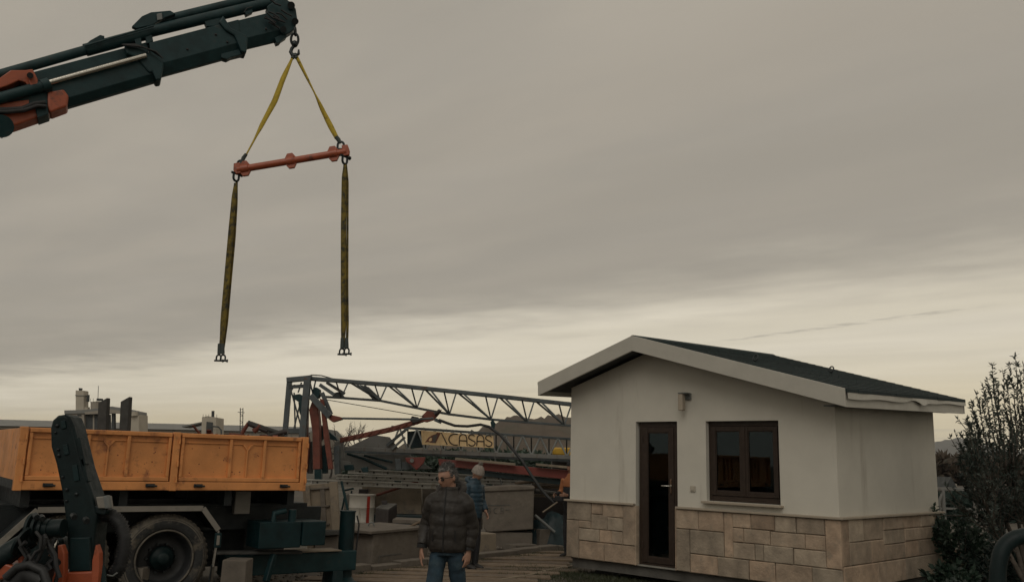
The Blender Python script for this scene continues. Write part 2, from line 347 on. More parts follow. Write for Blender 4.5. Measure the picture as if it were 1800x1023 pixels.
# stone cladding -------------------------------------------------
base = MB(HT)
for u0, u1 in ((0, DU0 + .01), (DU1 - .01, HWID)): base.box((u0, -.018, ZB + .004), (u1, -.002, ZS))
base.box((HWID + .002, -.018, ZB + .004), (HWID + .018, HDEP, ZS))
plinth = base.build('stone_plinth', M['mortar'], house)
srnd = random.Random(11)
def stone(face, a0, a1, b0, b1):
    g = .0035; z1 = ZS - b0 * (ZS - ZB) - g; z0 = ZS - b1 * (ZS - ZB) + g; a0 += g; a1 -= g
    d = srnd.uniform(.016, .030); c = .010; j = lambda: srnd.uniform(-.0035, .0035); o = -.018
    P = (lambda a, dd, z: (a, o - dd, z)) if face == 'f' else (lambda a, dd, z: (HWID + .018 + dd, a, z))
    vs = [P(a0 + j(), 0, z0 + j()), P(a1 + j(), 0, z0 + j()), P(a1 + j(), 0, z1 + j()), P(a0 + j(), 0, z1 + j())]
    vs += [P(a0 + j(), d - c, z0 + j()), P(a1 + j(), d - c, z0 + j()), P(a1 + j(), d - c, z1 + j()), P(a0 + j(), d - c, z1 + j())]
    vs += [P(a0 + c, d + j(), z0 + c), P(a1 - c, d + j(), z0 + c), P(a1 - c, d + j(), z1 - c), P(a0 + c, d + j(), z1 - c)]
    fs = [(0,1,5,4), (1,2,6,5), (2,3,7,6), (3,0,4,7), (4,5,9,8), (5,6,10,9), (6,7,11,10), (7,4,8,11), (8,9,10,11)]
    if face != 'f': pass
    MB(HT).add(vs, fs).build('stone', M['stone'], plinth)
W1 = 1.34
for a0, a1, b0, b1 in ((0,.35,0,.33), (.35,.52,0,.2), (.52,.82,0,.23), (.82,1,0,.68), (.35,.60,.2,.46), (.60,.82,.23,.46), (0,.17,.33,1), (.17,.35,.33,.46),
                       (.17,.48,.46,.68), (.48,.66,.46,.68), (.66,.82,.46,.68), (.17,.55,.68,1), (.55,1,.68,1)):
    stone('f', a0 * W1 - (.03 if a0 == 0 else 0), min(a1 * W1, DU0 + .02), b0, b1)
# fill above the narrow ones of that panel
for a0, a1, b0, b1 in ((2.05,2.43,0,.32), (2.43,2.83,0,.32), (2.83,2.97,0,.70), (2.97,3.25,0,.23), (3.25,3.60,0,.23), (3.60,3.90,0,.24), (3.90,4.29,0,.24), (4.29,4.50,0,.70),
                       (2.05,2.28,.32,1), (2.28,2.83,.32,.70), (2.97,3.14,.23,.45), (3.14,3.53,.23,.45), (3.53,4.02,.24,.46), (4.02,4.29,.24,.46), (2.97,3.30,.45,.70), (3.30,3.43,.45,.70),
                       (3.43,3.85,.45,.70), (3.85,4.29,.46,.70), (2.28,2.73,.70,1), (2.73,3.21,.70,1), (3.21,3.59,.70,1), (3.59,4.10,.70,1), (4.10,4.50,.70,1)):
    stone('f', a0, a1, b0, b1)
for a0, a1, b0, b1 in ((-.02,.18,0,.66), (.18,.6,0,.33), (.6,1.23,0,.33), (1.23,1.9,0,.2), (1.9,2.54,0,.2), (2.54,3.06,0,.2), (3.06,3.44,0,.66), (1.23,1.94,.2,.42), (1.94,3.06,.2,.40),
                       (.18,.82,.33,.66), (.82,1.23,.33,.66), (1.23,1.94,.42,.66), (1.94,2.41,.40,.66), (2.41,3.06,.40,.66), (-.02,.98,.66,1), (.98,1.9,.66,1), (1.9,3.44,.66,1)):
    stone('s', a0, a1, b0, b1)
for name, u0, u1 in (('l', -.07, DU0 + .0), ('r', DU1 - .0, HWID + .075)):
    MB(HT).box((u0, -.075, ZS + .002), (u1, -.002, ZS + .032)).build('ledge', M['trim'], house, .006)
MB(HT).box((HWID + .002, -.0015, ZS + .002), (HWID + .075, HDEP + .05, ZS + .032)).build('ledge', M['trim'], house, .006)
for u in (DU0, DU1 - .03):      # stone returns into the door opening
    MB(HT).box((u + (.002 if u == DU0 else -.004), -.03, ZB + .004), (u + (.028 if u == DU0 else .026), .05, ZS)).build('jamb_stone', M['stone'], house, .004)
# door ------------------------------------------------------------
dv = .055
def frame(mb, u0, u1, z0, z1, w, v0, v1, wb=None, wt=None):
    wb = wb if wb is not None else w; wt = wt if wt is not None else w
    mb.box((u0, v0, z0), (u0 + w, v1, z1)); mb.box((u1 - w, v0, z0), (u1, v1, z1))
    mb.box((u0 + w, v0 + .0015, z0), (u1 - w, v1 - .0015, z0 + wb)); mb.box((u0 + w, v0 + .0015, z1 - wt), (u1 - w, v1 - .0015, z1))
D0, D1 = DU0 + .03, DU1 - .032
mb = MB(HT); frame(mb, D0, D1, ZB + .02, DZ1 - .002, .062, dv, dv + .07, .03, .085); dfr = mb.build('door_frame', M['brown_frame'], house, .004)
mb = MB(HT); frame(mb, D0 + .064, D1 - .064, ZB + .055, DZ1 - .089, .085, dv - .012, dv + .045, .085, .07); door = mb.build('door', M['brown_frame'], house, .006)
g0, g1 = D0 + .15, D1 - .15
mb = MB(HT); frame(mb, g0 - .003, g1 + .003, ZB + .135, DZ1 - .155, .016, dv - .006, dv + .02); mb.build('glazing_bead', M['brown_frame'], door, .002)
mb = MB(HT); mb.box((g0, dv + .012, ZB + .14), (g1, dv + .018, DZ1 - .16)); mb.build('pane', M['glass'], door)
mb = MB(HT); mb.box((g0 + .004, dv + .10, ZB + .14), (g1 - .004, dv + .12, 1.36)); mb.build('lower_lining', M['interior'], door)
mb = MB(HT); hz = 1.42; hu = D1 - .105
mb.box((hu - .014, dv - .03, hz - .12), (hu + .014, dv - .013, hz + .1)); mb.tube([H(0,0,0)*0 + V((hu, dv - .02, hz)), V((hu, dv - .07, hz)), V((hu - .13, dv - .075, hz))], .011, 8)
mb.build('door_handle', M['chrome'], door)
for z in (.55, 1.3, 2.1): MB(HT).tube([(D0 + .064, dv - .016, z - .045), (D0 + .064, dv - .016, z + .045)], .011, 8).build('hinge', M['brown_frame'], door)
MB(HT).box((DU0 + .03, -.005, ZB - .002), (DU1 - .03, .12, ZB + .019)).build('threshold', M['aluminium'], house, .003)
# window ----------------------------------------------------------
wv = .075
mb = MB(HT); frame(mb, WU0 + .002, WU1 - .002, WZ0 + .002, WZ1 - .002, .05, wv, wv + .07, .075, .07); win = mb.build('window', M['brown_frame'], house, .004)
mid = (WU0 + WU1) / 2
for u0, u1 in ((WU0 + .054, mid - .001), (mid + .001, WU1 - .054)):
    mb = MB(HT); frame(mb, u0, u1, WZ0 + .08, WZ1 - .075, .062, wv - .014, wv + .045); s_ = mb.build('sash', M['brown_frame'], house, .006)
    mb = MB(HT); mb.box((u0 + .058, wv + .008, WZ0 + .138), (u1 - .058, wv + .014, WZ1 - .133)); mb.build('pane', M['glass'], s_)
    mb = MB(HT); frame(mb, u0 + .0615, u1 - .0615, WZ0 + .1415, WZ1 - .1365, .012, wv - .004, wv + .007); mb.build('glazing_bead', M['brown_frame'], s_, .002)
MB(HT).box((mid - .022, wv - .022, WZ0 + .085), (mid + .022, wv - .0145, WZ1 - .08)).build('meeting_stile', M['brown_frame'], win, .003)
MB(HT).box((WU0 - .045, -.085, WZ0 - .034), (WU1 + .045, wv - .016, WZ0 - .003)).build('window_sill', M['trim'], house, .006)
# wall lamp, switch, tap -------------------------------------------
lamp = MB(HT).box((2.215, -.03, 2.66), (2.315, -.0005, 2.76)).build('wall_lamp', M['galvanised'], house, .006)
MB(HT).box((2.19, -.17, 2.742), (2.32, -.031, 2.76)).build('lamp_arm', M['galvanised'], lamp, .004)
MB(HT).box((2.185, -.165, 2.50), (2.265, -.085, 2.741)).build('lamp_shade', M['trim'], lamp, .012)
sw = MB(HT).box((2.285, -.022, 1.36), (2.365, -.0005, 1.44)).build('wall_switch', M['industrial_pale'], house, .006)
MB(HT).box((2.302, -.028, 1.377), (2.348, -.0225, 1.423)).build('rocker', M['industrial_pale'], sw, .002)
tap = MB(HT).tube([(HWID + .03, 2.95, .93), (HWID + .12, 2.95, .93), (HWID + .15, 2.95, .90), (HWID + .15, 2.95, .86)], .014, 8).build('garden_tap', M['galvanised'], house)
MB(HT).beam((HWID + .09, 2.90, .965), (HWID + .09, 3.0, .965), .02, .012).tube([(HWID + .09, 2.95, .93), (HWID + .09, 2.95, .96)], .008, 8).build('tap_lever', M['galvanised'], tap)
# roof ------------------------------------------------------------
OV0, OV1 = -.42, HDEP + .42
EL, ER = -.37, 4.79
roof = thing('roof', H(RIDGE, 1.7, 3.4), None, None); roof.parent = house; roof.location = H(RIDGE, 1.7, 3.4 + 2.1 * RT_) - house.location
roof.rotation_mode = 'QUATERNION'; roof.rotation_quaternion = Matrix.Rotation(math.atan(RT_), 4, HT.to_3x3() @ V((1, 0, 0))).to_quaternion()
def slab(mb, u0, u1, t0, t1, v0, v1):            # t measured down from the roof line
    mb.hexa([(u0, v0, rz(u0) - t1), (u1, v0, rz(u1) - t1), (u1, v1, rz(u1) - t1), (u0, v1, rz(u0) - t1), (u0, v0, rz(u0) - t0), (u1, v0, rz(u1) - t0), (u1, v1, rz(u1) - t0), (u0, v1, rz(u0) - t0)])
for u0, u1 in ((EL + .03, RIDGE), (RIDGE, ER - .03)):
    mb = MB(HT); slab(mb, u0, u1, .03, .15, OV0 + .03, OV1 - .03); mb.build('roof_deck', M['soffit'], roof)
nr = 24
for side in (0, 1):
    e0, e1 = (RIDGE, ER + .03) if side else (RIDGE, EL - .03)
    for i in range(nr):
        a = e0 + (e1 - e0) * i / nr; b = e0 + (e1 - e0) * (i + 1.12) / nr
        if i == nr - 1: b = e1
        mb = MB(HT); th0, th1 = -.004 + .0, -.016            # lower edge stands proud of the course below
        segs = 14
        for k in range(segs):
            va = OV0 + .012 + (OV1 - OV0 - .024) * k / segs + .002; vb = OV0 + .012 + (OV1 - OV0 - .024) * (k + 1) / segs - .002
            jj = srnd.uniform(-.004, .004); bb = b + jj
            mb.hexa([(a, va, rz(a) - .028), (bb, va, rz(bb) - .028), (bb, vb, rz(bb) - .028), (a, vb, rz(a) - .028),
                     (a, va, rz(a) + .001), (bb, va, rz(bb) + .015), (bb, vb, rz(bb) + .015), (a, vb, rz(a) + .001)] if side else
                    [(bb, va, rz(bb) - .028), (a, va, rz(a) - .028), (a, vb, rz(a) - .028), (bb, vb, rz(bb) - .028),
                     (bb, va, rz(bb) + .015), (a, va, rz(a) + .001), (a, vb, rz(a) + .001), (bb, vb, rz(bb) + .015)])
        mb.build('shingle_course', M['shingle'], roof)
MB(HT).hexa([(RIDGE - .12, OV0 + .01, rz(RIDGE - .12)), (RIDGE + .12, OV0 + .01, rz(RIDGE + .12)), (RIDGE + .12, OV1, rz(RIDGE + .12)), (RIDGE - .12, OV1, rz(RIDGE - .12)),
             (RIDGE - .015, OV0 + .01, RZ + .022), (RIDGE + .015, OV0 + .01, RZ + .022), (RIDGE + .015, OV1, RZ + .022), (RIDGE - .015, OV1, RZ + .022)]).build('ridge_cap', M['shingle'], roof)
for v0, v1 in ((OV0 - .012, OV0 + .028), (OV1 - .028, OV1 + .012)):      # barge boards front and back
    mb = MB(HT); slab(mb, EL, RIDGE, -.012, .215, v0, v1); mb.build('barge_board', M['fascia'], roof, .004)
    mb = MB(HT); slab(mb, RIDGE, ER, -.012, .215, v0, v1); mb.build('barge_board', M['fascia'], roof, .004)
ze = rz(ER)
MB(HT).box((ER - .03, OV0 + .03, ze - .215), (ER - .006, OV1 - .03, ze - .02)).build('eave_board', M['fascia'], roof)
MB(HT).box((EL + .006, OV0 + .03, rz(EL) - .215), (EL + .03, OV1 - .03, rz(EL) - .02)).build('eave_board', M['fascia'], roof)
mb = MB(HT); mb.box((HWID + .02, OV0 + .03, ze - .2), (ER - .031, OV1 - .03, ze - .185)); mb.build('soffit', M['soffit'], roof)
# drip flashing along the right eave, its lower edge buckled in the middle
vs, fs = [], []; K = 60
for i in range(K + 1):
    t = i / K; v = OV0 + .02 + (OV1 - OV0 - .02) * t
    dip = .045 * math.exp(-((t - .57) / .035) ** 2) - .02 * math.exp(-((t - .50) / .05) ** 2) + .008 * math.sin(t * 21) - .03 * t
    zb = ze - .115 - dip; out_ = .006 + .028 * math.exp(-((t - .57) / .05) ** 2) + .004 * math.sin(t * 9)
    vs += [(ER + .0, v, ze + .004), (ER + .020, v, ze + .002), (ER + .021, v, ze - .012), (ER + .018 + out_, v, zb), (ER + .014 + out_, v, zb), (ER + .016, v, ze - .014)]
for i in range(K):
    for k in range(5): fs.append((i*6+k, i*6+k+1, (i+1)*6+k+1, (i+1)*6+k))
    fs.append((i*6+5, i*6, (i+1)*6, (i+1)*6+5))
MB(HT).add(vs, fs, False).build('drip_flashing', M['fascia'], roof)
for (u, v) in ((3.05, .55), (3.35, 2.35)):           # lifting rings
    c = V((u, v, rz(u) + .07)); MB(HT).tube([c + V((.035 * math.cos(a), .035*math.sin(a)*.6, .045 * math.sin(a))) for a in [i * math.pi / 8 for i in range(16)]], .011, 8, closed=True).tube([(u, v, rz(u)), (u, v, rz(u) + .035)], .012, 8).build('lifting_ring', M['shackle'], roof)
# ================================================================== TRUCK
TO = V((-5.24, 9.60, 0)); TX = V((2.66, 1.90, 0)).normalized(); TY = V((-TX.y, TX.x, 0)); BL = 3.27
TT = Matrix(((TX.x, TY.x, 0, TO.x), (TX.y, TY.y, 0, TO.y), (0, 0, 1, 0), (0, 0, 0, 1)))   # local: x along the bed, y into it
truck = thing('tipper_truck', TT @ V((1.6, 1.15, 0)), 'orange drop-side tipper truck bed with grey mudguards standing beside the yard', 'truck')
Z0, Z1, BW = 1.285, 1.945, 2.3
def tb(lo, hi): return MB(TT).box(lo, hi)
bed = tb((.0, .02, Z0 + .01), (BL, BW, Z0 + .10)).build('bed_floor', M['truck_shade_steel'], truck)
trnd = random.Random(4)
def side_panel(x0, x1, y, sgn, full=True):
    p = tb((x0 + .006, y - .018, Z0 + .10), (x1 - .006, y + .018, Z1)).build('side_board', M['truck_orange'], truck, .004)
    f = y - .018 - .034
    def rib(a, b, c, d, dep=.034, nm='rib'):
        MB(TT).box((a, y - .018 - dep, c), (b, y - .0185, d)).build(nm, M['truck_orange'], p, .006)
    if not full: return
    W = x1 - x0
    rib(x0 + .012, x1 - .012, Z1 - .05, Z1 - .004, .045, 'top_rail')
    rib(x0 + .012, x1 - .012, Z0 + .103, Z0 + .15, .040, 'bottom_rail')
    rib(x0 + .012, x0 + .045, Z0 + .152, Z1 - .052, .036, 'end_rail'); rib(x1 - .045, x1 - .012, Z0 + .152, Z1 - .052, .036, 'end_rail')
    for t in (.40, .68): rib(x0 + W*t - .018, x0 + W*t + .018, Z0 + .152, Z1 - .052, .036)
    c = x0 + W * .54; rib(c - .010, c + .010, Z0 + .152, Z1 - .17, .022)
    # forked head of the short rib and the pressed fold below the top rail
    for s_ in (-1, 1): MB(TT).beam((c + s_*.004, y - .028, Z1 - .175), (c + s_*.055, y - .028, Z1 - .112), .018, .02, (0, 1, 0)).build('rib_fork', M['truck_orange'], p)
    for a, b in ((x0 + .05, x0 + W*.40 - .022), (x0 + W*.40 + .022, c - .06), (c + .06, x0 + W*.68 - .022), (x0 + W*.68 + .022, x1 - .05)):
        rib(a, b, Z1 - .118, Z1 - .103, .014, 'fold')
    for t in (.16, .86):
        xx = x0 + W * t; l_ = MB(TT).box((xx - .05, y - .085, Z0 + .035), (xx + .05, y - .06, Z0 + .075)); l_.tube([(xx - .03, y - .09, Z0 + .055), (xx + .07, y - .10, Z0 + .05)], .012, 8); l_.build('latch', M['shackle'], p, .005)
    for k in range(26):    # dents and stone chips, rust spots standing on the paint
        xx = x0 + .08 + trnd.random() * (W - .16); zz = Z0 + .18 + (trnd.random() ** 1.6) * .34; r_ = trnd.uniform(.003, .009)
        MB(TT).lathe([(.0005, .0012), (r_ * .7, .0012), (r_, 0)], (xx, y - .018, zz), (0, -1, 0), 7).build('chip', M['rust_red'], p)
XM = BL * .5
side_panel(.085, XM - .045, .0, -1); side_panel(XM + .045, BL - .085, .0, -1)
tb((.0, -.055, Z0), (BL, .018, Z0 + .098)).build('bed_rail', M['truck_orange'], truck, .008)
for a, b in ((.0, .08), (XM - .04, XM + .04), (BL - .08, BL)):
    po = tb((a, -.062, Z0 - .006), (b, .04, Z1 + .006)).build('bed_post', M['truck_orange'], truck, .008)
    for z in (Z0 + .12, Z0 + .3, Z1 - .1): MB(TT).tube([(b - .012, -.075, z - .03), (b - .012, -.075, z + .03)], .012, 8).build('pin', M['truck_orange'], po)
side_panel(.085, BL - .085, BW, -1, False)
for x in (0.03, BL - .03): tb((x - .02, .045, Z0 + .1), (x + .02, BW - .02, Z1 - .01)).build('end_board', M['truck_orange'], truck, .005)
for k in range(0): tb((-.012, .12 + k * .5, Z0 + .1), (.008, .16 + k * .5, Z1 - .02)).build('end_rib', M['truck_orange'], truck)
# chassis, then added pieces that keep the underside dark
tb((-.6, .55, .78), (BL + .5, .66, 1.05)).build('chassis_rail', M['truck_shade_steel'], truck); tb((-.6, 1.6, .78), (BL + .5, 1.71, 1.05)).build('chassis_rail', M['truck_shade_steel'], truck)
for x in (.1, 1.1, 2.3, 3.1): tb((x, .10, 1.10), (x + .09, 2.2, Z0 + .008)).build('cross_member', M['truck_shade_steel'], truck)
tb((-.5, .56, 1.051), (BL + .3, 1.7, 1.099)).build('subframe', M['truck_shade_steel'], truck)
tb((-1.5, 2.32, .12), (4.0, 2.36, 1.27)).build('light_block_panel', M['truck_shade_steel'], truck)  # added panel on the far side, blocks light from under the bed
tb((2.3, .9, .35), (2.9, 1.6, .95)).build('underside_block_box', M['truck_shade_steel'], truck, .03)  # added bulk under the bed, there to darken the underside
tb((-1.4, .3, .45), (-.7, 2.2, 1.24)).build('end_block_box', M['truck_shade_steel'], truck, .03)  # added bulk closing the left end against light
def wheel(x, y):
    w_ = thing('wheel', TT @ V((x, y, .5)), None, None); w_.parent = truck; w_.location = TT @ V((x, y, .5)) - truck.location
    ax = -TY; c = TT @ V((x, y, .5))
    MB().lathe([(.30, -.13), (.33, .125), (.36, .14), (.41, .150), (.455, .145), (.475, .125), (.485, .10), (.50, .08), (.502, -.13), (.47, -.15), (.3, -.15)], c, ax, 56).build('tyre', M['rubber'], w_)
    MB().lathe([(.435, .1485), (.462, .143), (.480, .1185), (.4905, .10), (.5035, .082), (.5035, .0)], c, ax, 56).build('tyre_shoulder', M['mud_rubber'], w_)
    for k in range(44):
        a = 2*math.pi*k/44; d0 = V((0,0,1))*math.sin(a) + TX*math.cos(a); a2 = a + .07; d1 = V((0,0,1))*math.sin(a2) + TX*math.cos(a2)
        MB().beam(c + d0*.499 + ax*.10, c + d1*.502 + ax*.0, .03, .02, d0).build('tread_block', M['mud_rubber'], w_)
    rim = MB().lathe([(.335, .128), (.328, .145), (.318, .143), (.312, .125)], c, ax, 48).build('rim', M['mud_rubber'], w_)
    MB().lathe([(.3125, .126), (.295, .10), (.285, .06), (.275, .0), (.255, -.03), (.17, -.045), (.15, -.03), (.14, .0)], c, ax, 48).build('rim_dish', M['rubber_black'], rim)
    hub = MB().lathe([(.142, -.04), (.138, .02), (.12, .05), (.075, .06), (.07, .095), (.05, .105), (.001, .105)], c, ax, 32).build('hub', M['arm_black'], w_)
    for k in range(10):
        a = 2*math.pi*k/10; p = c + (V((0,0,1))*math.sin(a) + TX*math.cos(a)) * .165; MB().tube([p - ax*.045, p - ax*.005], .015, 6, smooth=False).build('wheel_nut', M['shackle'], hub)
    return w_
wheel(1.66, .22); wheel(.56, .22); wheel(1.66, 2.05); wheel(.56, 2.05)
for x in (1.66, .56): MB(TT).tube([(x, .3, .5), (x, 2.0, .5)], .09, 12).build('axle', M['truck_shade_steel'], truck)
pts = [(-.08, .70), (.27, 1.075), (2.03, 1.075), (2.235, .82)]
for (a, b), (c, d) in zip(pts, pts[1:]):
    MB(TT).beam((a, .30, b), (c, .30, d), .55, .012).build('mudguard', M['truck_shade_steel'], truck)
    MB(TT).beam((a, .018, b), (c, .018, d), .014, .062).build('mudguard_edge', M['fender_grey'], truck, .003)
MB(TT).beam((2.235, .018, .815), (2.205, .018, .40), .016, .045).build('mudguard_edge', M['fender_grey'], truck, .003)
rf = MB(TT).box((2.19, -.012, .62), (2.27, .008, .79)).build('reflector', M['teal_steel'], truck, .008)
MB(TT).box((2.212, -.020, .65), (2.248, -.0125, .76)).build('reflector_lens', M['fender_grey'], rf, .004)
MB(TT).beam((2.2, .02, .40), (2.19, .04, .12), .05, .012, (0, 1, 0)).build('mud_flap', M['mud_rubber'], truck)
MB(TT).tube([(2.19, .02, .42), (2.17, .03, .1)], .012, 6).build('chain', M['shackle'], truck)
# tool boxes and tank at the right hand end
tb((2.75, .05, .58), (3.30, .50, .90)).build('tool_box', M['teal_steel'], truck, .012); tb((3.304, .02, .60), (3.62, .50, .90)).build('tool_box', M['teal_steel'], truck, .012)
MB(TT).tube([(2.95, .12, .90), (2.95, .12, 1.0), (3.1, .12, 1.03)], .035, 10).tube([(3.2, .14, .9), (3.2, .14, 1.04)], .05, 12).build('filler_cap', M['crane_black'], truck)
tb((2.52, .35, .98), (2.72, .45, 1.26)).build('valve_block', M['fender_grey'], truck, .01)
MB(TT).beam((2.3, .30, .53), (3.4, .30, .50), .20, .035).build('step_plate', M['timber_dark'], truck, .008)
MB(TT).beam((3.0, .15, .50), (2.9, .10, .18), .07, .07).build('step_strut', M['teal_steel'], truck, .01)
st = MB(TT).beam((2.5, .62, .34), (4.30, .62, .34), .30, .26).build('stabiliser_beam', M['crane_black'], truck, .015)
MB(TT).beam((3.1, .60, .48), (4.05, .60, .48), .36, .014).build('beam_cover', M['concrete_pale'], st, .004)
leg = MB(TT).tube([(4.22, .66, .10), (4.22, .66, .97)], .105, 20).build('stabiliser_leg', M['teal_steel'], truck)
MB(TT).tube([(4.22, .66, .965), (4.22, .66, .985)], .112, 20).build('leg_cap', M['teal_steel'], leg); MB(TT).tube([(4.22, .66, .20), (4.22, .66, .23)], .112, 20).build('leg_collar', M['teal_steel'], leg)
MB(TT).lathe([(.07, .16), (.14, .06), (.20, .03), (.20, .004), (.01, .004)], TT @ V((4.22, .66, 0)) , (0, 0, 1), 20).build('foot_plate', M['crane_black'], leg) if False else MB().lathe([(.07, .16), (.14, .06), (.20, .03), (.20, .004), (.01, .004)], TT @ V((4.22, .66, 0)), (0, 0, 1), 20).build('foot_plate', M['crane_black'], leg)
MB(TT).tube([(4.34, .62, .92), (4.37, .6, .8), (4.35, .6, .5), (4.33, .62, .25)], .012, 8).build('hydraulic_hose', M['rubber_black'], leg)
MB(TT).hexa([(3.95, .45, .02), (4.12, .45, .02), (4.12, .8, .02), (3.95, .8, .02), (3.98, .5, .46), (4.10, .5, .46), (4.10, .75, .46), (3.98, .75, .46)]).build('leg_bracket', M['teal_steel'], truck, .01)
# posts standing in the bed
for i, (a, b, lab) in enumerate((((172, 690 + 70), (182, 699), 'dark weathered post standing in the orange truck bed, nearer the silo tower'), ((210, 760), (221, 697), 'dark weathered post standing in the orange truck bed, right one with slanted top'))):
    p0, p1 = at(a[0] + 7, a[1] + 50, 11.6), at(b[0] + 2, b[1], 11.6); d = .11
    q = MB().hexa([p0 + V((-d/2, -.05, 0)), p0 + V((d/2, -.05, 0)), p0 + V((d/2, .05, 0)), p0 + V((-d/2, .05, 0)), p1 + V((-d/2, -.05, -.07)), p1 + V((d/2, -.05, 0)), p1 + V((d/2, .05, 0)), p1 + V((-d/2, .05, -.07))])
    o = q.build('timber_post', M['timber_dark'], None, .008); tag(o, lab, 'post', 'posts in the truck bed')
    o['_o'] = tuple(o.location)

# ================================================================== CRANE ARM IN FRONT OF THE TRUCK
AY = 6.3
arm = thing('hydraulic_crane', at(140, 1120, AY), 'black folded hydraulic crane arm with orange bracket in front of the orange truck', 'crane arm')
b_ = MB().pplate([(88, 752), (92, 738), (101, 730), (113, 728), (122, 733), (128, 748), (146, 822), (163, 872), (170, 905), (166, 935), (160, 1010), (120, 1010), (116, 925), (109, 868), (98, 815), (89, 785)], AY, .20).build('arm_housing', M['arm_black'], arm, .018, 3)
MB().pplate([(113, 727), (123, 732), (130, 747), (150, 826), (147, 829), (126, 752), (119, 737)], AY - .008, .05).build('edge_strip', M['arm_black'], b_, .004)
MB().pplate([(133, 770), (140, 768), (150, 815), (146, 822), (138, 800)], AY - .012, .06).build('side_rib', M['arm_black'], b_, .004); MB().pplate([(141, 808), (146, 804), (155, 846), (150, 846)], AY - .012, .06).build('side_rib', M['arm_black'], b_, .004)
for q in ([(106, 740), (114, 738), (116, 752), (108, 754)], [(110, 782), (118, 780), (121, 798), (113, 800)], [(126, 818), (135, 816), (139, 844), (130, 846)]):
    MB().pplate(q, AY - .01, .03).build('cover_plate', M['arm_teal'], b_, .003)
for x, y in ((101, 748), (118, 860), (135, 868), (104, 800)): MB().lathe([(.012, .0), (.012, .012), (.001, .014)], at(x, y, AY - .001), (0, -1, 0), 8).build('bolt', M['shackle'], b_)
v_ = MB().pplate([(168, 873), (186, 872), (189, 893), (172, 893)], AY - .02, .10).build('valve', M['fender_grey'], arm, .006)
MB().pplate([(181, 872), (187, 870), (191, 893), (184, 894)], AY - .04, .06).build('valve_flange', M['galvanised'], v_, .004)
MB().pplate([(166, 888), (188, 896), (184, 905), (168, 902)], AY - .0, .08).build('valve_block', M['arm_black'], arm, .006)
MB().tube([at(60, 930, AY - .1), at(112, 928, AY - .1)], .062, 16).build('cross_cylinder', M['arm_black'], arm)
for x, r_ in ((57, .105), (66, .09), (76, .075), (86, .068)): MB().tube([at(x - 2.5, 929, AY - .1), at(x + 2.5, 929, AY - .1)], r_, 22).build('cylinder_flange', M['arm_black'], arm)
MB().tube([at(-40, 1010, AY - .2), at(20, 968, AY - .15), at(58, 944, AY - .1)], [.075, .07, .06], 14).build('lower_cylinder', M['arm_black'], arm)
MB().tube([at(38, 950, AY - .18), at(42, 952, AY - .18)], .10, 20).build('cylinder_flange', M['arm_black'], arm)
MB().pplate([(50, 935), (110, 945), (112, 1030), (40, 1040), (30, 985)], AY + .12, .12).build('knuckle_body', M['arm_black'], arm, .02)
MB().tube([at(18, 1040, AY - .25), at(50, 1004, AY - .25), at(80, 1020, AY - .25)], .085, 14).build('hose_bundle', M['rubber_black'], arm)
MB().tube([at(10, 1015, AY - .33), at(30, 997, AY - .33), at(52, 992, AY - .33), at(75, 1002, AY - .33), at(88, 1040, AY - .33)], .028, 10).build('hose', M['rubber_black'], arm)
MB().tube([at(88, 975, AY - .15), at(95, 962, AY - .2), at(99, 950, AY - .15)], .010, 8).build('pipe', M['chrome'], arm)
MB().pplate([(74, 948), (94, 944), (98, 955), (80, 965), (72, 958)], AY + .02, .05).build('cover_plate', M['galvanised'], arm, .004)
for x in (106, 167):
    s_ = 1 if x < 130 else -1
    MB().pplate([(x - 6, 1030), (x - 5, 985), (x - 3*s_ - 2, 958), (x + 2, 957), (x + 7, 972), (x + 7, 1005), (x + 4, 1030)], AY - .12, .06).build('bracket_lug', M['crane_orange'], arm, .008)
MB().pplate([(90, 1034), (92, 1003), (112, 1006), (160, 1004), (166, 1000), (165, 1034)], AY - .06, .16).build('bracket_plate', M['crane_orange'], arm, .01)
MB().pplate([(123, 945), (157, 944), (158, 1003), (122, 1004)], AY - .03, .03).build('recess_plate', M['arm_teal'], arm, .006)
MB().pplate([(-20, 992), (8, 990), (30, 997), (6, 1016), (-20, 1024)], AY - .2, .2).build('orange_guard', M['crane_orange'], arm, .01)
MB().pplate([(30, 978), (37, 975), (40, 996), (34, 998)], AY - .14, .05).build('orange_tab', M['crane_orange'], arm, .004)
hp = [(170, 905), (184, 903), (200, 908), (213, 922), (219, 945), (218, 970), (211, 995), (199, 1012)]
hpts = []
for i in range(len(hp) - 1):
    for k in range(9): t = k / 9; hpts.append(at(hp[i][0] + (hp[i+1][0]-hp[i][0])*t, hp[i][1] + (hp[i+1][1]-hp[i][1])*t, AY + .1))
MB().tube(hpts, [.038 + (.014 if i % 2 else 0) for i in range(len(hpts))], 14).build('corrugated_hose', M['rubber_black'], arm)
MB().tube([at(172, 985, AY - .05), at(178, 1000, AY - .05), at(180, 1030, AY - .05)], .03, 10).build('hose', M['arm_teal'], arm)
MB().tube([at(188, 1010, AY), at(198, 1012, AY), at(206, 1006, AY)], .006, 8).build('wire', M['galvanised'], arm)
hz2 = random.Random(6)
for k in range(9):          # tangle of thin hydraulic hoses round the knuckle
    x0, y0 = hz2.uniform(30, 110), hz2.uniform(930, 975); pts_ = [(x0, y0)]
    for j in range(4): pts_.append((pts_[-1][0] + hz2.uniform(-14, 16), pts_[-1][1] + hz2.uniform(4, 26)))
    MB().tube([at(x, y, AY - .22 - .012*k) for x, y in pts_], hz2.uniform(.009, .016), 8).build('hydraulic_hose', M['rubber_black'], arm)
for x, y in ((62, 905), (72, 908), (46, 965), (99, 985), (128, 905), (150, 912)):
    MB().tube([at(x, y, AY - .17), at(x + 3, y + 4, AY - .2)], .02, 8).build('hose_fitting', M['shackle'], arm)
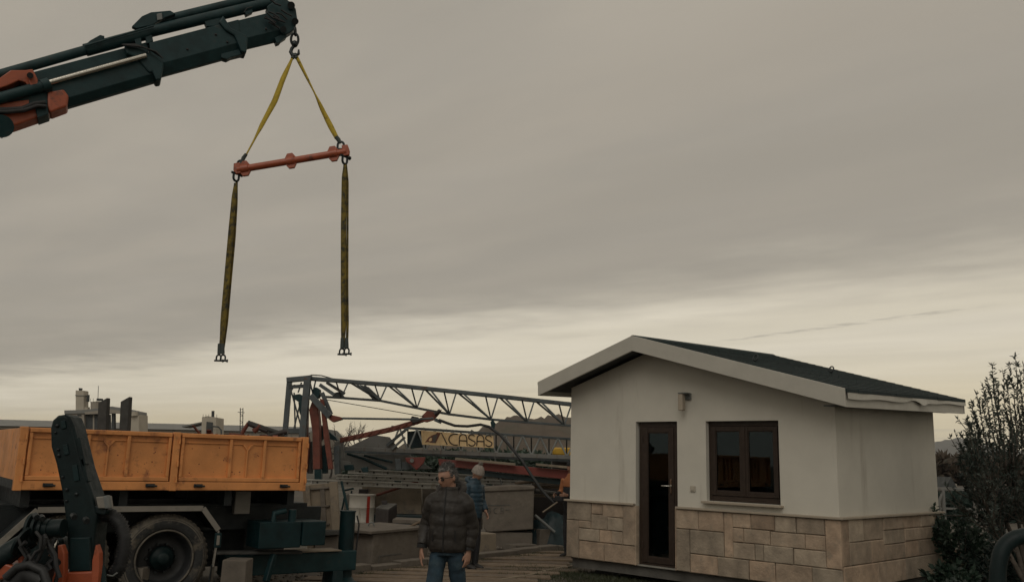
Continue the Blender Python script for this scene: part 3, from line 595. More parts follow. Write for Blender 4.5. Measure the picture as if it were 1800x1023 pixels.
for y in (760, 790, 838, 880): MB().lathe([(.009, .0), (.009, .010), (.001, .012)], at(95 + (y - 740)*.16, y, AY - .001), (0, -1, 0), 8).build('bolt', M['shackle'], b_)
# small blocks on the ground by the wheel
def block(px0, px1, ytop, ybot, Y, dep, m, label, cat='block', name='concrete_block', bevel=.02, grp=None, z0=0.0, skew=0):
    a, b = at(px0, ybot, Y), at(px1, ybot, Y); zt = at((px0 + px1)/2, ytop, Y).z
    mb = MB().hexa([(a.x, Y, z0), (b.x, Y + skew, z0), (b.x, Y + skew + dep, z0), (a.x, Y + dep, z0), (a.x + .01, Y + .01, zt), (b.x - .01, Y + skew + .01, zt), (b.x - .01, Y + skew + dep, zt), (a.x + .01, Y + dep, zt)])
    o = mb.build(name, m, None, bevel, 3); return tag(o, label, cat, grp)
block(206, 248, 998, 1040, 10.5, .3, M['concrete'], 'small concrete block beside the corrugated hose, left of the truck wheel', bevel=.012, grp='loose concrete blocks')
block(384, 430, 984, 1040, 10.6, .3, M['concrete'], 'small concrete block just right of the truck wheel and mud flap', bevel=.015, grp='loose concrete blocks')

# ================================================================== CRANE BOOM, HOOK AND SLINGS
def BY(x): return 9.6 + 1.6 * x / 520.0
BD = V((-.42, .907, 0))                    # across the boom, away from the camera
boom = thing('crane_boom', at(260, 100, BY(260)), 'dark telescopic crane boom with orange end section reaching in at top left', 'crane boom')
def bp(px, d, m, nm, off=0., bev=.02, par=None):
    return MB().prism([at(x, y, BY(x)) + BD*off for x, y in px], BD*(d*.62)).build(nm, M[m], par or boom, bev, 2)
def bt(px, r, m, nm, off=0., n=14, par=None):
    return MB().tube([at(x, y, BY(x)) + BD*off for x, y in px], r, n).build(nm, M[m], par or boom)
# telescopic sections, side face then a narrower lower facet
def section(top0, bot0, top1, bot1, d, nm, fac=.28, off=0.0, m='crane_black'):
    (ax, ay), (bx, by), (cx, cy), (dx, dy) = top0, bot0, top1, bot1
    d *= .66; P = [at(*top0, BY(ax)) + BD*off, at(*bot0, BY(bx)) + BD*off, at(*bot1, BY(dx)) + BD*off, at(*top1, BY(cx)) + BD*off]
    D = BD; e0 = P[1] - P[0]; e1 = P[2] - P[3]; mb = MB()
    def ringp(o_, e): return [o_ + D*.05, o_ + e*.05, o_ + e*(1 - fac), o_ + e*1.0 + D*.07, o_ + e*1.0 + D*(d - .07), o_ + e*(1 - fac) + D*d, o_ + e*.05 + D*d, o_ + D*(d - .05)]
    a = ringp(P[0], e0); b = ringp(P[3], e1); n = 8
    mb.add(a + b, [tuple(range(n-1,-1,-1)), tuple(range(n, 2*n))] + [(i, (i+1)%n, (i+1)%n+n, i+n) for i in range(n)])
    return mb.build(nm, M[m], boom, .006)
section((-40, 182), (-40, 232), (275, 97), (277, 139), .34, 'telescopic_section')
section((-60, 150), (-60, 195), (262, 66), (262, 106), .30, 'upper_section', .1, .10)
section((262, 72), (272, 133), (420, 31), (422, 92), .32, 'telescopic_section', .3, .02)
section((410, 34), (412, 86), (498, 12), (496, 66), .28, 'telescopic_section', .3, .04)
bt([(85, 149), (256, 101)], .035, 'chrome', 'piston_rod', -.05)
bt([(-40, 188), (86, 152)], .065, 'crane_black', 'lift_cylinder', -.06); bt([(74, 155.5), (87, 151.5)], .078, 'crane_black', 'cylinder_gland', -.06)
bp([(218, 80), (240, 84), (268, 96), (286, 110), (288, 116), (283, 142), (274, 143), (268, 128), (262, 130), (240, 104), (222, 96)], .40, 'crane_black', 'section_collar', -.03)
bp([(384, 40), (392, 28), (406, 50), (432, 62), (436, 70), (433, 94), (424, 92), (412, 64), (396, 54)], .38, 'crane_black', 'section_collar', -.02)
bp([(390, 92), (424, 84), (432, 92), (408, 98), (400, 102), (390, 99)], .2, 'crane_black', 'slide_pad', .05, .006)
bp([(484, 64), (503, 56), (506, 62), (497, 68), (494, 72), (488, 74)], .2, 'crane_black', 'slide_pad', .05, .006)
# extension cylinders on top
bt([(-40, 136), (150, 82)], .060, 'crane_black', 'extension_cylinder', .12); bt([(150, 82), (262, 52)], .078, 'crane_black', 'extension_cylinder', .12)
bt([(262, 50), (505, -8)], .072, 'crane_black', 'extension_cylinder', .12); bt([(275, 27), (520, -32)], .062, 'crane_black', 'extension_cylinder', .22)
bt([(150, 80), (270, 45)], .012, 'crane_black', 'hydraulic_pipe', .02, 8)
bp([(146, 79), (158, 68), (176, 58), (184, 60), (178, 80), (160, 85), (150, 86)], .12, 'crane_black', 'cylinder_bracket', .06, .008)
bp([(232, 42), (250, 24), (266, 17), (300, 14), (310, 20), (292, 26), (268, 40), (240, 46)], .12, 'crane_black', 'cylinder_bracket', .08, .008)
bp([(276, 22), (285, 20), (286, 31), (277, 33)], .03, 'galvanised', 'cover_plate', .05, .003)
bp([(236, 64), (248, 61), (250, 76), (240, 80)], .12, 'crane_black', 'saddle_bracket', .06, .006); bp([(256, 62), (268, 58), (270, 70), (258, 74)], .12, 'crane_black', 'saddle_bracket', .06, .006)
bp([(360, 34), (384, 28), (398, 30), (388, 42), (364, 44)], .14, 'crane_black', 'saddle_bracket', .06, .008); bp([(428, 8), (440, 2), (446, 18), (434, 24)], .14, 'crane_black', 'saddle_bracket', .06, .006)
for k in range(4): bt([(214 + 3*k, 82 + k), (236 + 4*k, 81 + 2*k), (262 + 4*k, 90 + 2*k), (279 + 2*k, 101 + 2*k)], .010, 'rubber_black', 'hydraulic_hose', -.05 - .01*k, 8)
bt([(428, 24), (434, 16), (444, 14)], .006, 'rubber_black', 'hydraulic_hose', -.02, 8)
for x, y in ((219, 131), (228, 133), (268, 104), (400, 75), (468, 52), (380, 62), (330, 88)): bt([(x, y), (x + .5, y + .2)], .012, 'shackle', 'bolt', -.01, 8) if False else MB().lathe([(.014, 0), (.014, .02), (.001, .022)], at(x, y, BY(x) + .02), (0, -1, 0), 8).build('bolt', M['rubber_black'], boom)
# boom head
bp([(470, 10), (486, -2), (500, -4), (512, 2), (521, 14), (524, 34), (520, 48), (514, 54), (504, 60), (496, 58), (486, 44), (474, 30)], .26, 'crane_black', 'boom_head', .03, .012)
hrn = random.Random(3)
for k in range(10):
    x, y = hrn.uniform(472, 508), hrn.uniform(6, 46); bt([(x - 9, y - 5), (x, y + hrn.uniform(-4, 4)), (x + 10, y + 6)], .012, 'rubber_black', 'hydraulic_hose', -.03 - .01 * (k % 3), 8)
for (x, y), r_ in (((512, 10), .05), (((519, 38)), .045), ((498, 52), .04)): MB().tube([at(x, y, BY(x) - .03), at(x, y, BY(x) + .34)], r_, 16).build('pin', M['shackle'], boom)
# orange end section
bp([(-40, 158), (0, 142), (20, 128), (45, 128), (58, 126), (66, 142), (70, 158), (60, 162), (52, 160), (46, 150), (34, 146), (12, 156), (-40, 172)], .30, 'crane_orange', 'orange_bracket', -.08, .01)
bp([(50, 140), (60, 134), (69, 156), (62, 163), (54, 158)], .05, 'crane_orange', 'bracket_ear', -.12, .01); MB().tube([at(53, 133, BY(53) - .16), at(53, 133, BY(53) + .2)], .035, 14).build('pin', M['rubber_black'], boom)
bp([(84, 165), (112, 160), (121, 172), (118, 190), (88, 201), (84, 190)], .44, 'crane_orange', 'orange_end_collar', -.06, .02)
bp([(-40, 190), (86, 168), (88, 200), (24, 222), (-40, 240)], .40, 'crane_orange', 'orange_outer_section', -.02, .02)
bp([(62, 190), (84, 186), (86, 203), (66, 210)], .44, 'crane_black', 'hose_guide', -.05, .008)
bt([(-40, 196), (10, 197), (40, 195), (62, 186), (80, 184)], .028, 'rubber_black', 'hydraulic_hose', -.07, 10); bt([(-40, 201), (12, 202), (44, 199), (66, 191), (82, 192)], .024, 'rubber_black', 'hydraulic_hose', -.09, 10)
MB().tube([at(2, 222, BY(0) - .08), at(2, 222, BY(0) + .45)], .13, 24).build('boom_joint', M['crane_black'], boom)
bt([(0, 243), (4, 246), (7, 240)], .005, 'shackle', 'wire_loop', -.05, 6)
# hook chain, ring and slings hang from the boom head
SY = BY(518)
def P2(x, y, o=0.): return at(x, y, SY + o)
def link(c, d, a, L=.07, W=.035, r=.012):
    d = V(d).normalized(); a = V(a); c = V(c); pts = [c + d*(L*math.cos(t)) + a*(W*math.sin(t)) for t in [i*math.pi/8 for i in range(16)]]
    return MB().tube(pts, r, 8, closed=True)
hk = thing('hook_chain', P2(518, 64), 'dark chain links and hook block hanging from the boom head', 'chain')
link(P2(519, 56), UP, (0, 1, 0), .055, .035, .014).build('chain_link', M['shackle'], hk); link(P2(518, 70), UP, RT, .085, .05, .017).build('chain_link', M['shackle'], hk)
MB().ball(P2(518, 78), (.045, .045, .05)).build('swivel', M['shackle'], hk)
MB().tube([P2(518, 80), P2(513, 86), P2(511, 92), P2(514, 98), P2(520, 99), P2(525, 95), P2(525, 88)], [.022, .024, .026, .026, .024, .02, .012], 10).build('hook', M['shackle'], hk)
def sling(name, pts, w0, label, m, grp=None, n=26, two=0., th=.007, yoff=0.):
    """flat webbing from pts[0] to pts[-1]; pts = (pixel x, y, half width in px, twist angle)"""
    vs, fs = [], []; q = []
    for i in range(n + 1):
        t = i / n * (len(pts) - 1); k = min(int(t), len(pts) - 2); f_ = t - k
        a, b = pts[k], pts[k+1]; f2 = f_ * f_ * (3 - 2*f_)
        q.append((a[0] + (b[0]-a[0])*f_, a[1] + (b[1]-a[1])*f_, a[2] + (b[2]-a[2])*f2, a[3] + (b[3]-a[3])*f2))
    for i, (x, y, hw, tw) in enumerate(q):
        c = P2(x, y, yoff); j = min(i, n - 1); d = (P2(q[j+1][0], q[j+1][1]) - P2(q[j][0], q[j][1])).normalized()
        s_ = d.cross(V((0, 1, 0))).normalized(); tv = d.cross(s_); wd = (s_ * math.cos(tw) + tv * math.sin(tw)); nn = wd.cross(d)
        h = hw * SY / FPX
        vs += [c - wd*h - nn*th, c + wd*h - nn*th, c + wd*h + nn*th, c - wd*h + nn*th]
    for i in range(n):
        for k in range(4): fs.append((i*4+k, i*4+(k+1)%4, (i+1)*4+(k+1)%4, (i+1)*4+k))
    fs += [(3, 2, 1, 0), tuple(n*4 + k for k in range(4))]
    return MB().add(vs, fs, True).build(name, m, None)
s1 = tag(sling('lifting_sling', [(515, 100, 2, 0), (497, 140, 5, .2), (483, 178, 5.5, .15), (463, 215, 4.5, .3), (446, 248, 3.2, .9), (433, 272, 3, 1.0)], 5, None, M['sling']), 'yellow sling from the hook down to the left end of the orange spreader bar', 'sling', 'upper slings')
MB().tube([P2(433, 271), P2(428, 278), P2(424, 288)], [.022, .028, .022], 8).build('sling_eye', M['sling_eye'], s1)
s2 = tag(sling('lifting_sling', [(521, 100, 3, .3), (535, 128, 3.5, 1.0), (552, 162, 3, 1.35), (568, 196, 4.2, .5), (581, 222, 5, 0), (592, 243, 4, .3)], 5, None, M['sling']), 'yellow sling from the hook down to the right end of the orange spreader bar', 'sling', 'upper slings')
MB().tube([P2(591, 241), P2(595, 246), P2(598, 252)], [.028, .03, .022], 8).build('sling_eye', M['sling_eye'], s2)
for px, s_ in (((514, 103), s1), ((522, 103), s2)): MB().tube([P2(518, 96, .01), P2(px[0], px[1])], [.03, .026], 8).build('sling_eye', M['sling_eye'], s_)
# spreader bar
A, B = P2(417, 299), P2(609, 267); ad = (B - A).normalized(); bar = thing('spreader_bar', (A + B) / 2, 'orange steel spreader bar hanging tilted below the crane hook', 'spreader bar')
MB().tube([A, B], .047, 20).build('bar_tube', M['crane_orange'], bar)
nrm = ad.cross(V((0, 1, 0))).normalized()
for t in (.07, .49, .88):
    c = A.lerp(B, t); MB().prism([c + ad*x + nrm*y + V((0, -.02, 0)) for x, y in ((-.07, -.05), (-.035, -.105), (.035, -.105), (.07, -.05), (.07, .05), (.035, .105), (-.035, .105), (-.07, .05))], (0, .04, 0)).build('lug_plate', M['crane_orange'], bar, .006)
    MB().tube([c - ad*.05, c + ad*.05], .060, 18).build('collar', M['crane_orange'], bar)
for e, sg in ((A, -1), (B, 1)):
    MB().prism([e + ad*x*sg + nrm*y + V((0, -.03, 0)) for x, y in ((-.05, -.06), (.03, -.06), (.045, .0), (.03, .09), (-.05, .09))], (0, .06, 0)).build('end_plate', M['crane_orange'], bar, .008)
def shackle(c, label, up=1, s_=1.0, ax=None):
    c = V(c); ax = V(ax or (1, 0, 0)); a = [math.pi * i / 10 for i in range(11)]
    pts = [c + ax*(.034*s_) - V((0, 0, .05*s_*up))] + [c + ax*(.034*s_*math.cos(t)) + V((0, 0, up*.036*s_*math.sin(t))) for t in a] + [c - ax*(.034*s_) - V((0, 0, .05*s_*up))]
    o = tag(MB().tube(pts, .013*s_, 8).build('shackle', M['shackle'], None), label, 'shackle', 'shackles on the slings')
    MB().tube([c + ax*(-.062*s_) - V((0, 0, .05*s_*up)), c + ax*(.058*s_) - V((0, 0, .05*s_*up))], .014*s_, 8).tube([c + ax*(.058*s_) - V((0, 0, .05*s_*up)), c + ax*(.075*s_) - V((0, 0, .05*s_*up))], .024*s_, 6).build('shackle_pin', M['shackle'], o)
    return o
shackle(P2(423, 288), 'shackle joining the upper left sling to the spreader bar', 1, 1.2); shackle(P2(599, 255), 'shackle joining the upper right sling to the spreader bar', 1, 1.2)
shackle(P2(415, 313), 'shackle under the left end of the spreader bar', -1, 1.2, (.6, .8, 0)); shackle(P2(606, 283), 'shackle under the right end of the spreader bar', -1, 1.2, (.6, .8, 0))
# long slings below, each a doubled strap
def long_sling(pl, lab):
    o = None
    for k, (pts, yo) in enumerate(pl):
        q = sling('lifting_sling' if k == 0 else 'sling_strand', pts, 5, None, M['sling_dirty'], n=34, yoff=yo)
        if k == 0: o = tag(q, lab, 'sling', 'lower slings'); o['_o'] = tuple(o.location)
        else: q.parent = o; q.location = q.location - o.location
    return o
l1 = long_sling([([(414, 322, 2.5, 0), (411, 350, 4.2, .15), (406, 410, 5, .1), (399, 490, 5.2, .15), (393, 560, 5.2, .1), (390, 600, 4, .2), (386, 622, 2.5, .3)], 0.), ([(416, 320, 2, .4), (415, 360, 3, .5), (411, 420, 3.4, .4), (404, 500, 3.2, .5), (398, 565, 3.4, .4), (394, 600, 2.6, .4), (391, 622, 2.2, .4)], .05)], 'long dirty yellow sling hanging from the left end of the spreader bar')
l2 = long_sling([([(606, 290, 2.5, 0), (605, 315, 4.5, .1), (604, 400, 5, .15), (604, 500, 5, .05), (604, 570, 4.6, .1), (603, 600, 3.5, .1), (602, 612, 2.3, .2)], 0.), ([(608, 290, 2, .5), (611, 320, 2.6, .9), (611, 400, 2.4, 1.0), (610.5, 500, 2.4, .9), (611, 570, 2.6, .8), (609.5, 612, 2.2, .5)], .04)], 'long dirty yellow sling hanging from the right end of the spreader bar')
for o, es in ((l1, ((386, 622), (391, 622))), (l2, ((602, 612), (609, 612)))):
    for x, y in es: MB().tube([P2(x, y - 18), P2(x, y)], [.024, .03], 8).build('sling_eye', M['sling_eye'], o)
for x, y, t in ((384.5, 628, 'left of the pair below the left long sling'), (392, 628, 'right of the pair below the left long sling'), (601, 617, 'left of the pair below the right long sling'), (609.5, 616, 'right of the pair below the right long sling')):
    shackle(P2(x, y), 'loose shackle, ' + t, 1, .85)
# ================================================================== FOLDED TOWER CRANE
def pt(px, Y, r, m, nm, par, n=6): return MB().tube([at(x, y, Y if not callable(Y) else Y(x)) for x, y in px], r, n, smooth=n > 6).build(nm, M[m], par)
def pb(p0, p1, Y, w, h, m, nm, par=None, bev=.006, Y1=None):
    return MB().beam(at(*p0, Y), at(*p1, Y1 or Y), w, h).build(nm, M[m], par, bev)
tc_ = thing('tower_crane', at(620, 965, 18.4), 'folded grey lattice tower crane with red legs standing behind the yard blocks', 'tower crane')
jib = thing('jib', at(770, 700, 18.6), None, None); jib.parent = tc_; jib.location = at(770, 700, 18.6) - tc_.location
TOP = [(538, 664), (700, 677), (860, 694), (1060, 716)]; YF, YB, YM = 18.3, 19.0, 18.65
def topy(x):
    for (a, b), (c, d) in zip(TOP, TOP[1:]):
        if x <= c: return b + (d - b) * (x - a) / (c - a)
    return TOP[-1][1]
for (a, b), (c, d) in zip(TOP, TOP[1:]):
    MB().beam(at(a, b, YF), at(c, d, YF), .07, .07).build('chord', M['blue_grey_steel'], jib, .006); MB().beam(at(a, b + 2, YB), at(c, d + 2, YB), .06, .06).build('chord', M['blue_grey_steel'], jib, .006)
BOT = [(566, 697), (600, 699), (668, 704), (733, 717), (790, 728), (863, 737), (927, 742), (992, 747), (1055, 752)]
for a, b in zip(BOT, BOT[1:]): pb(a, b, YM, .05, .05, 'blue_grey_steel', 'chord', jib)
for i, (x, y) in enumerate(BOT[1:], 1):
    pt([(x, y), (x - 10, topy(x - 10))], lambda q, x=x: YM if abs(q - x) < 1 else YF, .017, 'blue_grey_steel', 'brace', jib); pt([(x, y), (x + 12, topy(x + 12) + 2)], lambda q, x=x: YM if abs(q - x) < 1 else YB, .017, 'blue_grey_steel', 'brace', jib)
    if i + 1 < len(BOT):
        nx, ny = BOT[i+1]
        pt([(nx, ny), (x + 12, topy(x + 12))], lambda q, nx=nx: YM if abs(q - nx) < 1 else YF, .02, 'blue_grey_steel', 'brace', jib); pt([(nx, ny), (x + 24, topy(x + 24) + 2)], lambda q, nx=nx: YM if abs(q - nx) < 1 else YB, .02, 'blue_grey_steel', 'brace', jib)
MB().pplate([(632, 676), (648, 680), (668, 699), (672, 705), (655, 702)], YM - .02, .04).build('gusset', M['blue_grey_steel'], jib); MB().pplate([(588, 690), (598, 688), (606, 698), (586, 698)], YM - .02, .04).build('gusset', M['blue_grey_steel'], jib)
pb((562, 676), (588, 694), YF, .07, .07, 'blue_grey_steel', 'brace', jib); pb((640, 678), (668, 702), YF + .2, .06, .06, 'blue_grey_steel', 'brace', jib); pb((574, 672), (606, 692), YF + .2, .06, .06, 'blue_grey_steel', 'brace', jib)
pt([(536, 663), (548, 659), (565, 660), (590, 667)], YF, .012, 'rubber_black', 'cable', jib)
# portal at the left end
po = thing('portal_frame', at(520, 760, 18.2), None, None); po.parent = tc_; po.location = at(520, 760, 18.2) - tc_.location
pb((509, 670), (500, 775), 18.5, .10, .10, 'blue_grey_steel', 'post', po); pb((541, 664), (529, 800), 18.0, .13, .13, 'blue_grey_steel', 'post', po)
pb((505, 668), (548, 664), 18.25, .16, .10, 'blue_grey_steel', 'head_beam', po); pb((508, 680), (540, 678), 18.3, .07, .07, 'blue_grey_steel', 'cross_beam', po); pb((499, 757), (534, 757), 18.3, .08, .10, 'blue_grey_steel', 'cross_beam', po)
for a, b in (((512, 688), (528, 745)), ((518, 676), (510, 690)), ((530, 672), (524, 690)), ((517, 690), (519, 755)), ((526, 715), (516, 756)), ((545, 672), (551, 696)), ((556, 664), (550, 690))): pt([a, b], 18.3, .018, 'blue_grey_steel', 'brace', po)
MB().pplate([(514, 694), (526, 692), (534, 696), (532, 706), (526, 707), (518, 702)], 18.25, .12).build('pulley_block', M['crane_black'], po, .01); MB().pplate([(524, 706), (534, 704), (530, 735), (526, 725)], 18.2, .1).build('pulley_block', M['crane_black'], po, .01)
MB().pplate([(549, 684), (555, 680), (561, 684), (562, 694), (558, 700), (550, 698)], 18.1, .2).build('pulley_block', M['crane_black'], po, .01)
# red mast legs
MB().pplate([(548, 706), (557, 700), (561, 740), (563, 824), (550, 825), (549, 760), (543, 720)], 18.0, .22).build('mast_leg', M['rust_red'], tc_, .01); MB().pplate([(562, 700), (568, 702), (577, 760), (585, 824), (577, 825), (569, 770)], 17.9, .10).build('mast_leg', M['rust_red'], tc_, .008)
MB().pplate([(535, 705), (541, 700), (540, 760), (545, 780), (540, 830), (533, 820), (536, 760)], 18.2, .15).build('mast_leg', M['rust_red'], tc_, .01); pb((546, 695), (580, 732), 17.9, .10, .12, 'blue_grey_steel', 'strut', tc_); pb((566, 690), (582, 728), 18.1, .06, .08, 'blue_grey_steel', 'strut', tc_)
MB().pplate([(577, 736), (583, 729), (600, 733), (601, 737), (585, 742)], 17.9, .16).build('strut_nose', M['rust_red'], tc_, .01)
pt([(600, 735), (735, 737), (762, 735)], 17.95, .022, 'blue_grey_steel', 'tie_rod', tc_); pt([(572, 702), (700, 724), (745, 732)], 18.4, .008, 'rubber_black', 'cable', tc_); pt([(740, 719), (870, 738)], 18.4, .006, 'rubber_black', 'cable', tc_)
for q, m_ in (([(560, 745), (572, 752), (570, 765), (562, 775)], 'crane_black'), ([(574, 755), (590, 768), (594, 775), (580, 772)], 'crane_black'), ([(586, 785), (596, 782), (596, 832), (588, 834)], 'blue_grey_steel'), ([(564, 785), (572, 780), (574, 832), (566, 832)], 'crane_black'), ([(540, 780), (548, 775), (547, 832), (540, 832)], 'dark_box')):
    MB().pplate(q, 18.25, .2).build('machinery', M[m_], tc_, .01)
# lower lattice mast lying flat with its bottom beam, plates
ms = thing('lower_mast', at(800, 800, 19.4), None, None); ms.parent = tc_; ms.location = at(800, 800, 19.4) - tc_.location
pb((603, 788), (1040, 805), 19.2, .16, .085, 'light_grey_steel', 'chord', ms); pb((605, 792), (1040, 811), 20.0, .1, .07, 'blue_grey_steel', 'chord', ms); pb((688, 750), (1040, 774), 19.6, .07, .055, 'blue_grey_steel', 'chord', ms)
def ty(x): return 750 + (x - 688) * 24 / 352
def by(x): return 788 + (x - 603) * 17 / 437
for i in range(11):
    x0 = 702 + i * 31
    for Yb, m_ in ((19.25, 'galvanised'), (19.95, 'blue_grey_steel')):
        for x1 in (x0 - 15, x0 + 15): MB().tube([at(x0, ty(x0), 19.6), at(x1, by(x1) - 2, Yb)], .021, 6, smooth=False).build('brace', M[m_], ms)
for i in range(10):
    x0 = 717 + i * 31
    MB().tube([at(x0, ty(x0), 19.6), at(x0, by(x0) - 2, 19.95)], .016, 6, smooth=False).build('brace', M['blue_grey_steel'], ms); MB().tube([at(x0 - 15, by(x0 - 15), 19.25), at(x0 + 15, by(x0 + 15), 19.95)], .016, 6, smooth=False).build('brace', M['galvanised'], ms)
MB().pplate([(609, 787), (657, 764), (685, 768), (702, 790)], 19.15, .03).build('gusset_plate', M['light_grey_steel'], ms, .003)
MB().pplate([(672, 768), (716, 752), (726, 776), (716, 786), (690, 784)], 19.3, .03).build('gusset_plate', M['concrete_dark'], ms, .003) if False else None
pb((680, 783), (716, 753), 19.1, .06, .06, 'blue_grey_steel', 'brace', ms); pb((688, 790), (712, 768), 19.1, .05, .05, 'galvanised', 'brace', ms)
MB().pplate([(718, 758), (742, 756), (744, 786), (722, 788), (716, 775)], 19.7, .1).build('dark_panel', M['tarp'], ms, .01)
# rusty folded arm
ra = thing('folded_arm', at(690, 755, 18.4), None, None); ra.parent = tc_; ra.location = at(690, 755, 18.4) - tc_.location
arn = random.Random(9)
pp = [(598, 776), (640, 767), (690, 756), (730, 744), (762, 733)]
for (a, b) in zip(pp, pp[1:]):
    pb(a, b, 18.5, .10, .06, 'rust_red', 'arm_beam', ra, .01); pb((a[0], a[1] - 4.5), (b[0], b[1] - 4.5), 18.75, .06, .05, 'rust_red', 'arm_beam', ra, .01)
    for k in range(3):
        x = a[0] + (b[0]-a[0]) * (k + .4) / 3; y = a[1] + (b[1]-a[1]) * (k + .4) / 3; pb((x - 5, y + 3), (x + 7, y - 7), 18.45, .04, .035, 'rust_red', 'arm_lacing', ra, .004)
MB().pplate([(742, 730), (750, 722), (768, 724), (776, 719), (774, 725), (762, 738), (750, 742), (740, 740)], 18.4, .12).build('arm_head', M['rust_red'], ra, .01); MB().pplate([(720, 738), (724, 731), (735, 733), (738, 740), (726, 744)], 18.4, .1).build('arm_fitting', M['dark_box'], ra, .008)
pb((764, 737), (776, 742), 18.3, .07, .07, 'blue_grey_steel', 'arm_fitting', ra); pt([(764, 728), (774, 721)], 18.35, .04, 'dark_box', 'arm_fitting', ra, 8)
# chassis of the crane: grey side plates and a long red beam
MB().pplate([(600, 796), (720, 799), (760, 824), (600, 826)], 19.5, .05).build('chassis_plate', M['light_grey_steel'], tc_, .005)
pt([(610, 797), (640, 806), (680, 824)], 19.35, .03, 'crane_black', 'strut', tc_, 8); pt([(640, 800), (690, 812)], 19.35, .025, 'crane_black', 'strut', tc_, 8)
MB().pplate([(694, 806), (704, 806), (706, 826), (696, 826)], 19.2, .1).build('chassis_post', M['blue_grey_steel'], tc_, .006); MB().pplate([(700, 812), (712, 811), (728, 824), (700, 826)], 19.25, .05).build('gusset_plate', M['blue_grey_steel'], tc_, .004)
MB().pplate([(712, 804), (748, 803), (744, 814), (732, 826), (722, 816), (714, 811)], 19.0, .14).build('hinge_bracket', M['red_paint'], tc_, .01); MB().tube([at(724, 809, 18.95), at(724, 809, 19.2)], .045, 14).build('hinge_pin', M['light_grey_steel'], tc_)
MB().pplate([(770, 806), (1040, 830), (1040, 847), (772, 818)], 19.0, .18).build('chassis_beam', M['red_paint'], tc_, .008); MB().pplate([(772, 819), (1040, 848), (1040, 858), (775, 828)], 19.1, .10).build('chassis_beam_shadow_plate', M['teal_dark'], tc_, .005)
pb((800, 806), (906, 816), 18.9, .10, .05, 'concrete_pale', 'walkway_board', tc_); pb((942, 816), (1030, 824), 18.9, .10, .05, 'concrete_pale', 'walkway_board', tc_)
MB().pplate([(588, 776), (603, 774), (604, 806), (590, 808)], 18.9, .14).build('end_bracket', M['light_grey_steel'], tc_, .008); MB().pplate([(594, 808), (616, 812), (616, 824), (594, 825)], 18.9, .14).build('end_bracket', M['light_grey_steel'], tc_, .008)
MB().pplate([(604, 817), (620, 816), (622, 826), (606, 827)], 18.7, .1).build('motor', M['crane_black'], tc_, .01); MB().pplate([(634, 822), (646, 820), (647, 830), (637, 830)], 18.7, .1).build('motor', M['crane_black'], tc_, .01)
# supports down to the ground so the crane stands
for x in (560, 700, 860, 1010): pb((x, 822), (x, 945), 20.7, .16, .16, 'crane_black', 'support_leg', tc_)
# banner -----------------------------------------------------------
BYY = 19.0
bn = MB().pplate([(740, 756), (867, 766), (868, 787), (742, 781)], BYY, .012).build('banner', M['banner'], None)
tag(bn, 'pale orange banner with a house logo and black lettering hung on the crane mast', 'banner')
def bpoly(px, m_, nm, dy=-.006): return MB().pplate(px, BYY + dy, .005).build(nm, M[m_], bn)
bpoly([(747, 777.5), (753, 769), (759, 765), (766, 762.5), (768, 760), (775, 760.5), (766, 778.5), (757, 777.5), (752, 776)], 'banner_red', 'logo_mark')
bpoly([(760, 767), (764.5, 764), (770, 763), (765, 777.5), (758, 777), (761, 774)], 'banner_grey', 'logo_mark', -.008); bpoly([(754, 772), (757, 769), (759.5, 769.5), (759, 774), (756, 775.5), (753.5, 774.5)], 'banner', 'logo_mark', -.010)
pp = [(775, 760), (786, 781)]; bpoly([(774.6, 759.8), (776.4, 759.9), (787, 781), (785, 780.9)], 'banner_ink', 'logo_stroke')
def letter(paths, x0, x1):
    ob = MB()
    for path in paths:
        pts = []
        for u, v in path:
            x = x0 + (x1 - x0) * u; yt = 761.2 + (x - 788) * .0455; yb = 782.0 + (x - 788) * .030; pts.append(at(x, yb + (yt - yb) * v, BYY - .008))
        ob.tube(pts, .0115, 6)
    ob.build('letter', M['banner_ink'], bn)
def arc(cx, cy, rx, ry, a0, a1, n=12): return [(cx + rx*math.cos(R(a0 + (a1-a0)*i/n)), cy + ry*math.sin(R(a0 + (a1-a0)*i/n))) for i in range(n+1)]
Cc = [arc(.85, .5, .85, .48, 75, 285)]
Aa = [[(0, 0), (.04, .6)] + arc(.5, .62, .46, .36, 175, 5, 10) + [(.97, .6), (1, 0)], [(.05, .42), (.95, .42)]]
Ss = [arc(.5, .74, .44, .24, 30, 200, 8) + [(.25, .58), (.7, .44)] + arc(.5, .25, .48, .25, 30, -160, 8)]
for pths, x0, x1 in ((Cc, 789, 803.5), (Aa, 807, 821), (Ss, 823, 835.5), (Aa, 838, 851), (Ss, 853, 865)): letter(pths, x0, x1)
for x in (745, 785, 830, 864): MB().tube([at(x, 750 + (x-740)*.075, BYY + .01), at(x, 760 + (x-740)*.075, BYY + .004)], .006, 5).build('tie', M['light_grey_steel'], bn)
# black cable drooping to the man behind the house
cb = [(772, 738), (785, 743), (800, 748), (822, 749), (845, 746), (860, 750), (880, 765), (900, 788), (918, 810), (936, 838), (950, 858), (962, 872), (975, 884)]
tag(MB().tube([at(x, y, 18.2 - (x - 772) * .0075) for x, y in cb], .028, 10).build('hanging_cable', M['rubber_black'], None), 'thick black cable drooping across the banner to the worker in orange', 'cable')
MB().pplate([(862, 742), (866, 736), (871, 744), (869, 754), (864, 752)], 18.0, .08).build('cable_clamp', M['crane_black'], tc_)
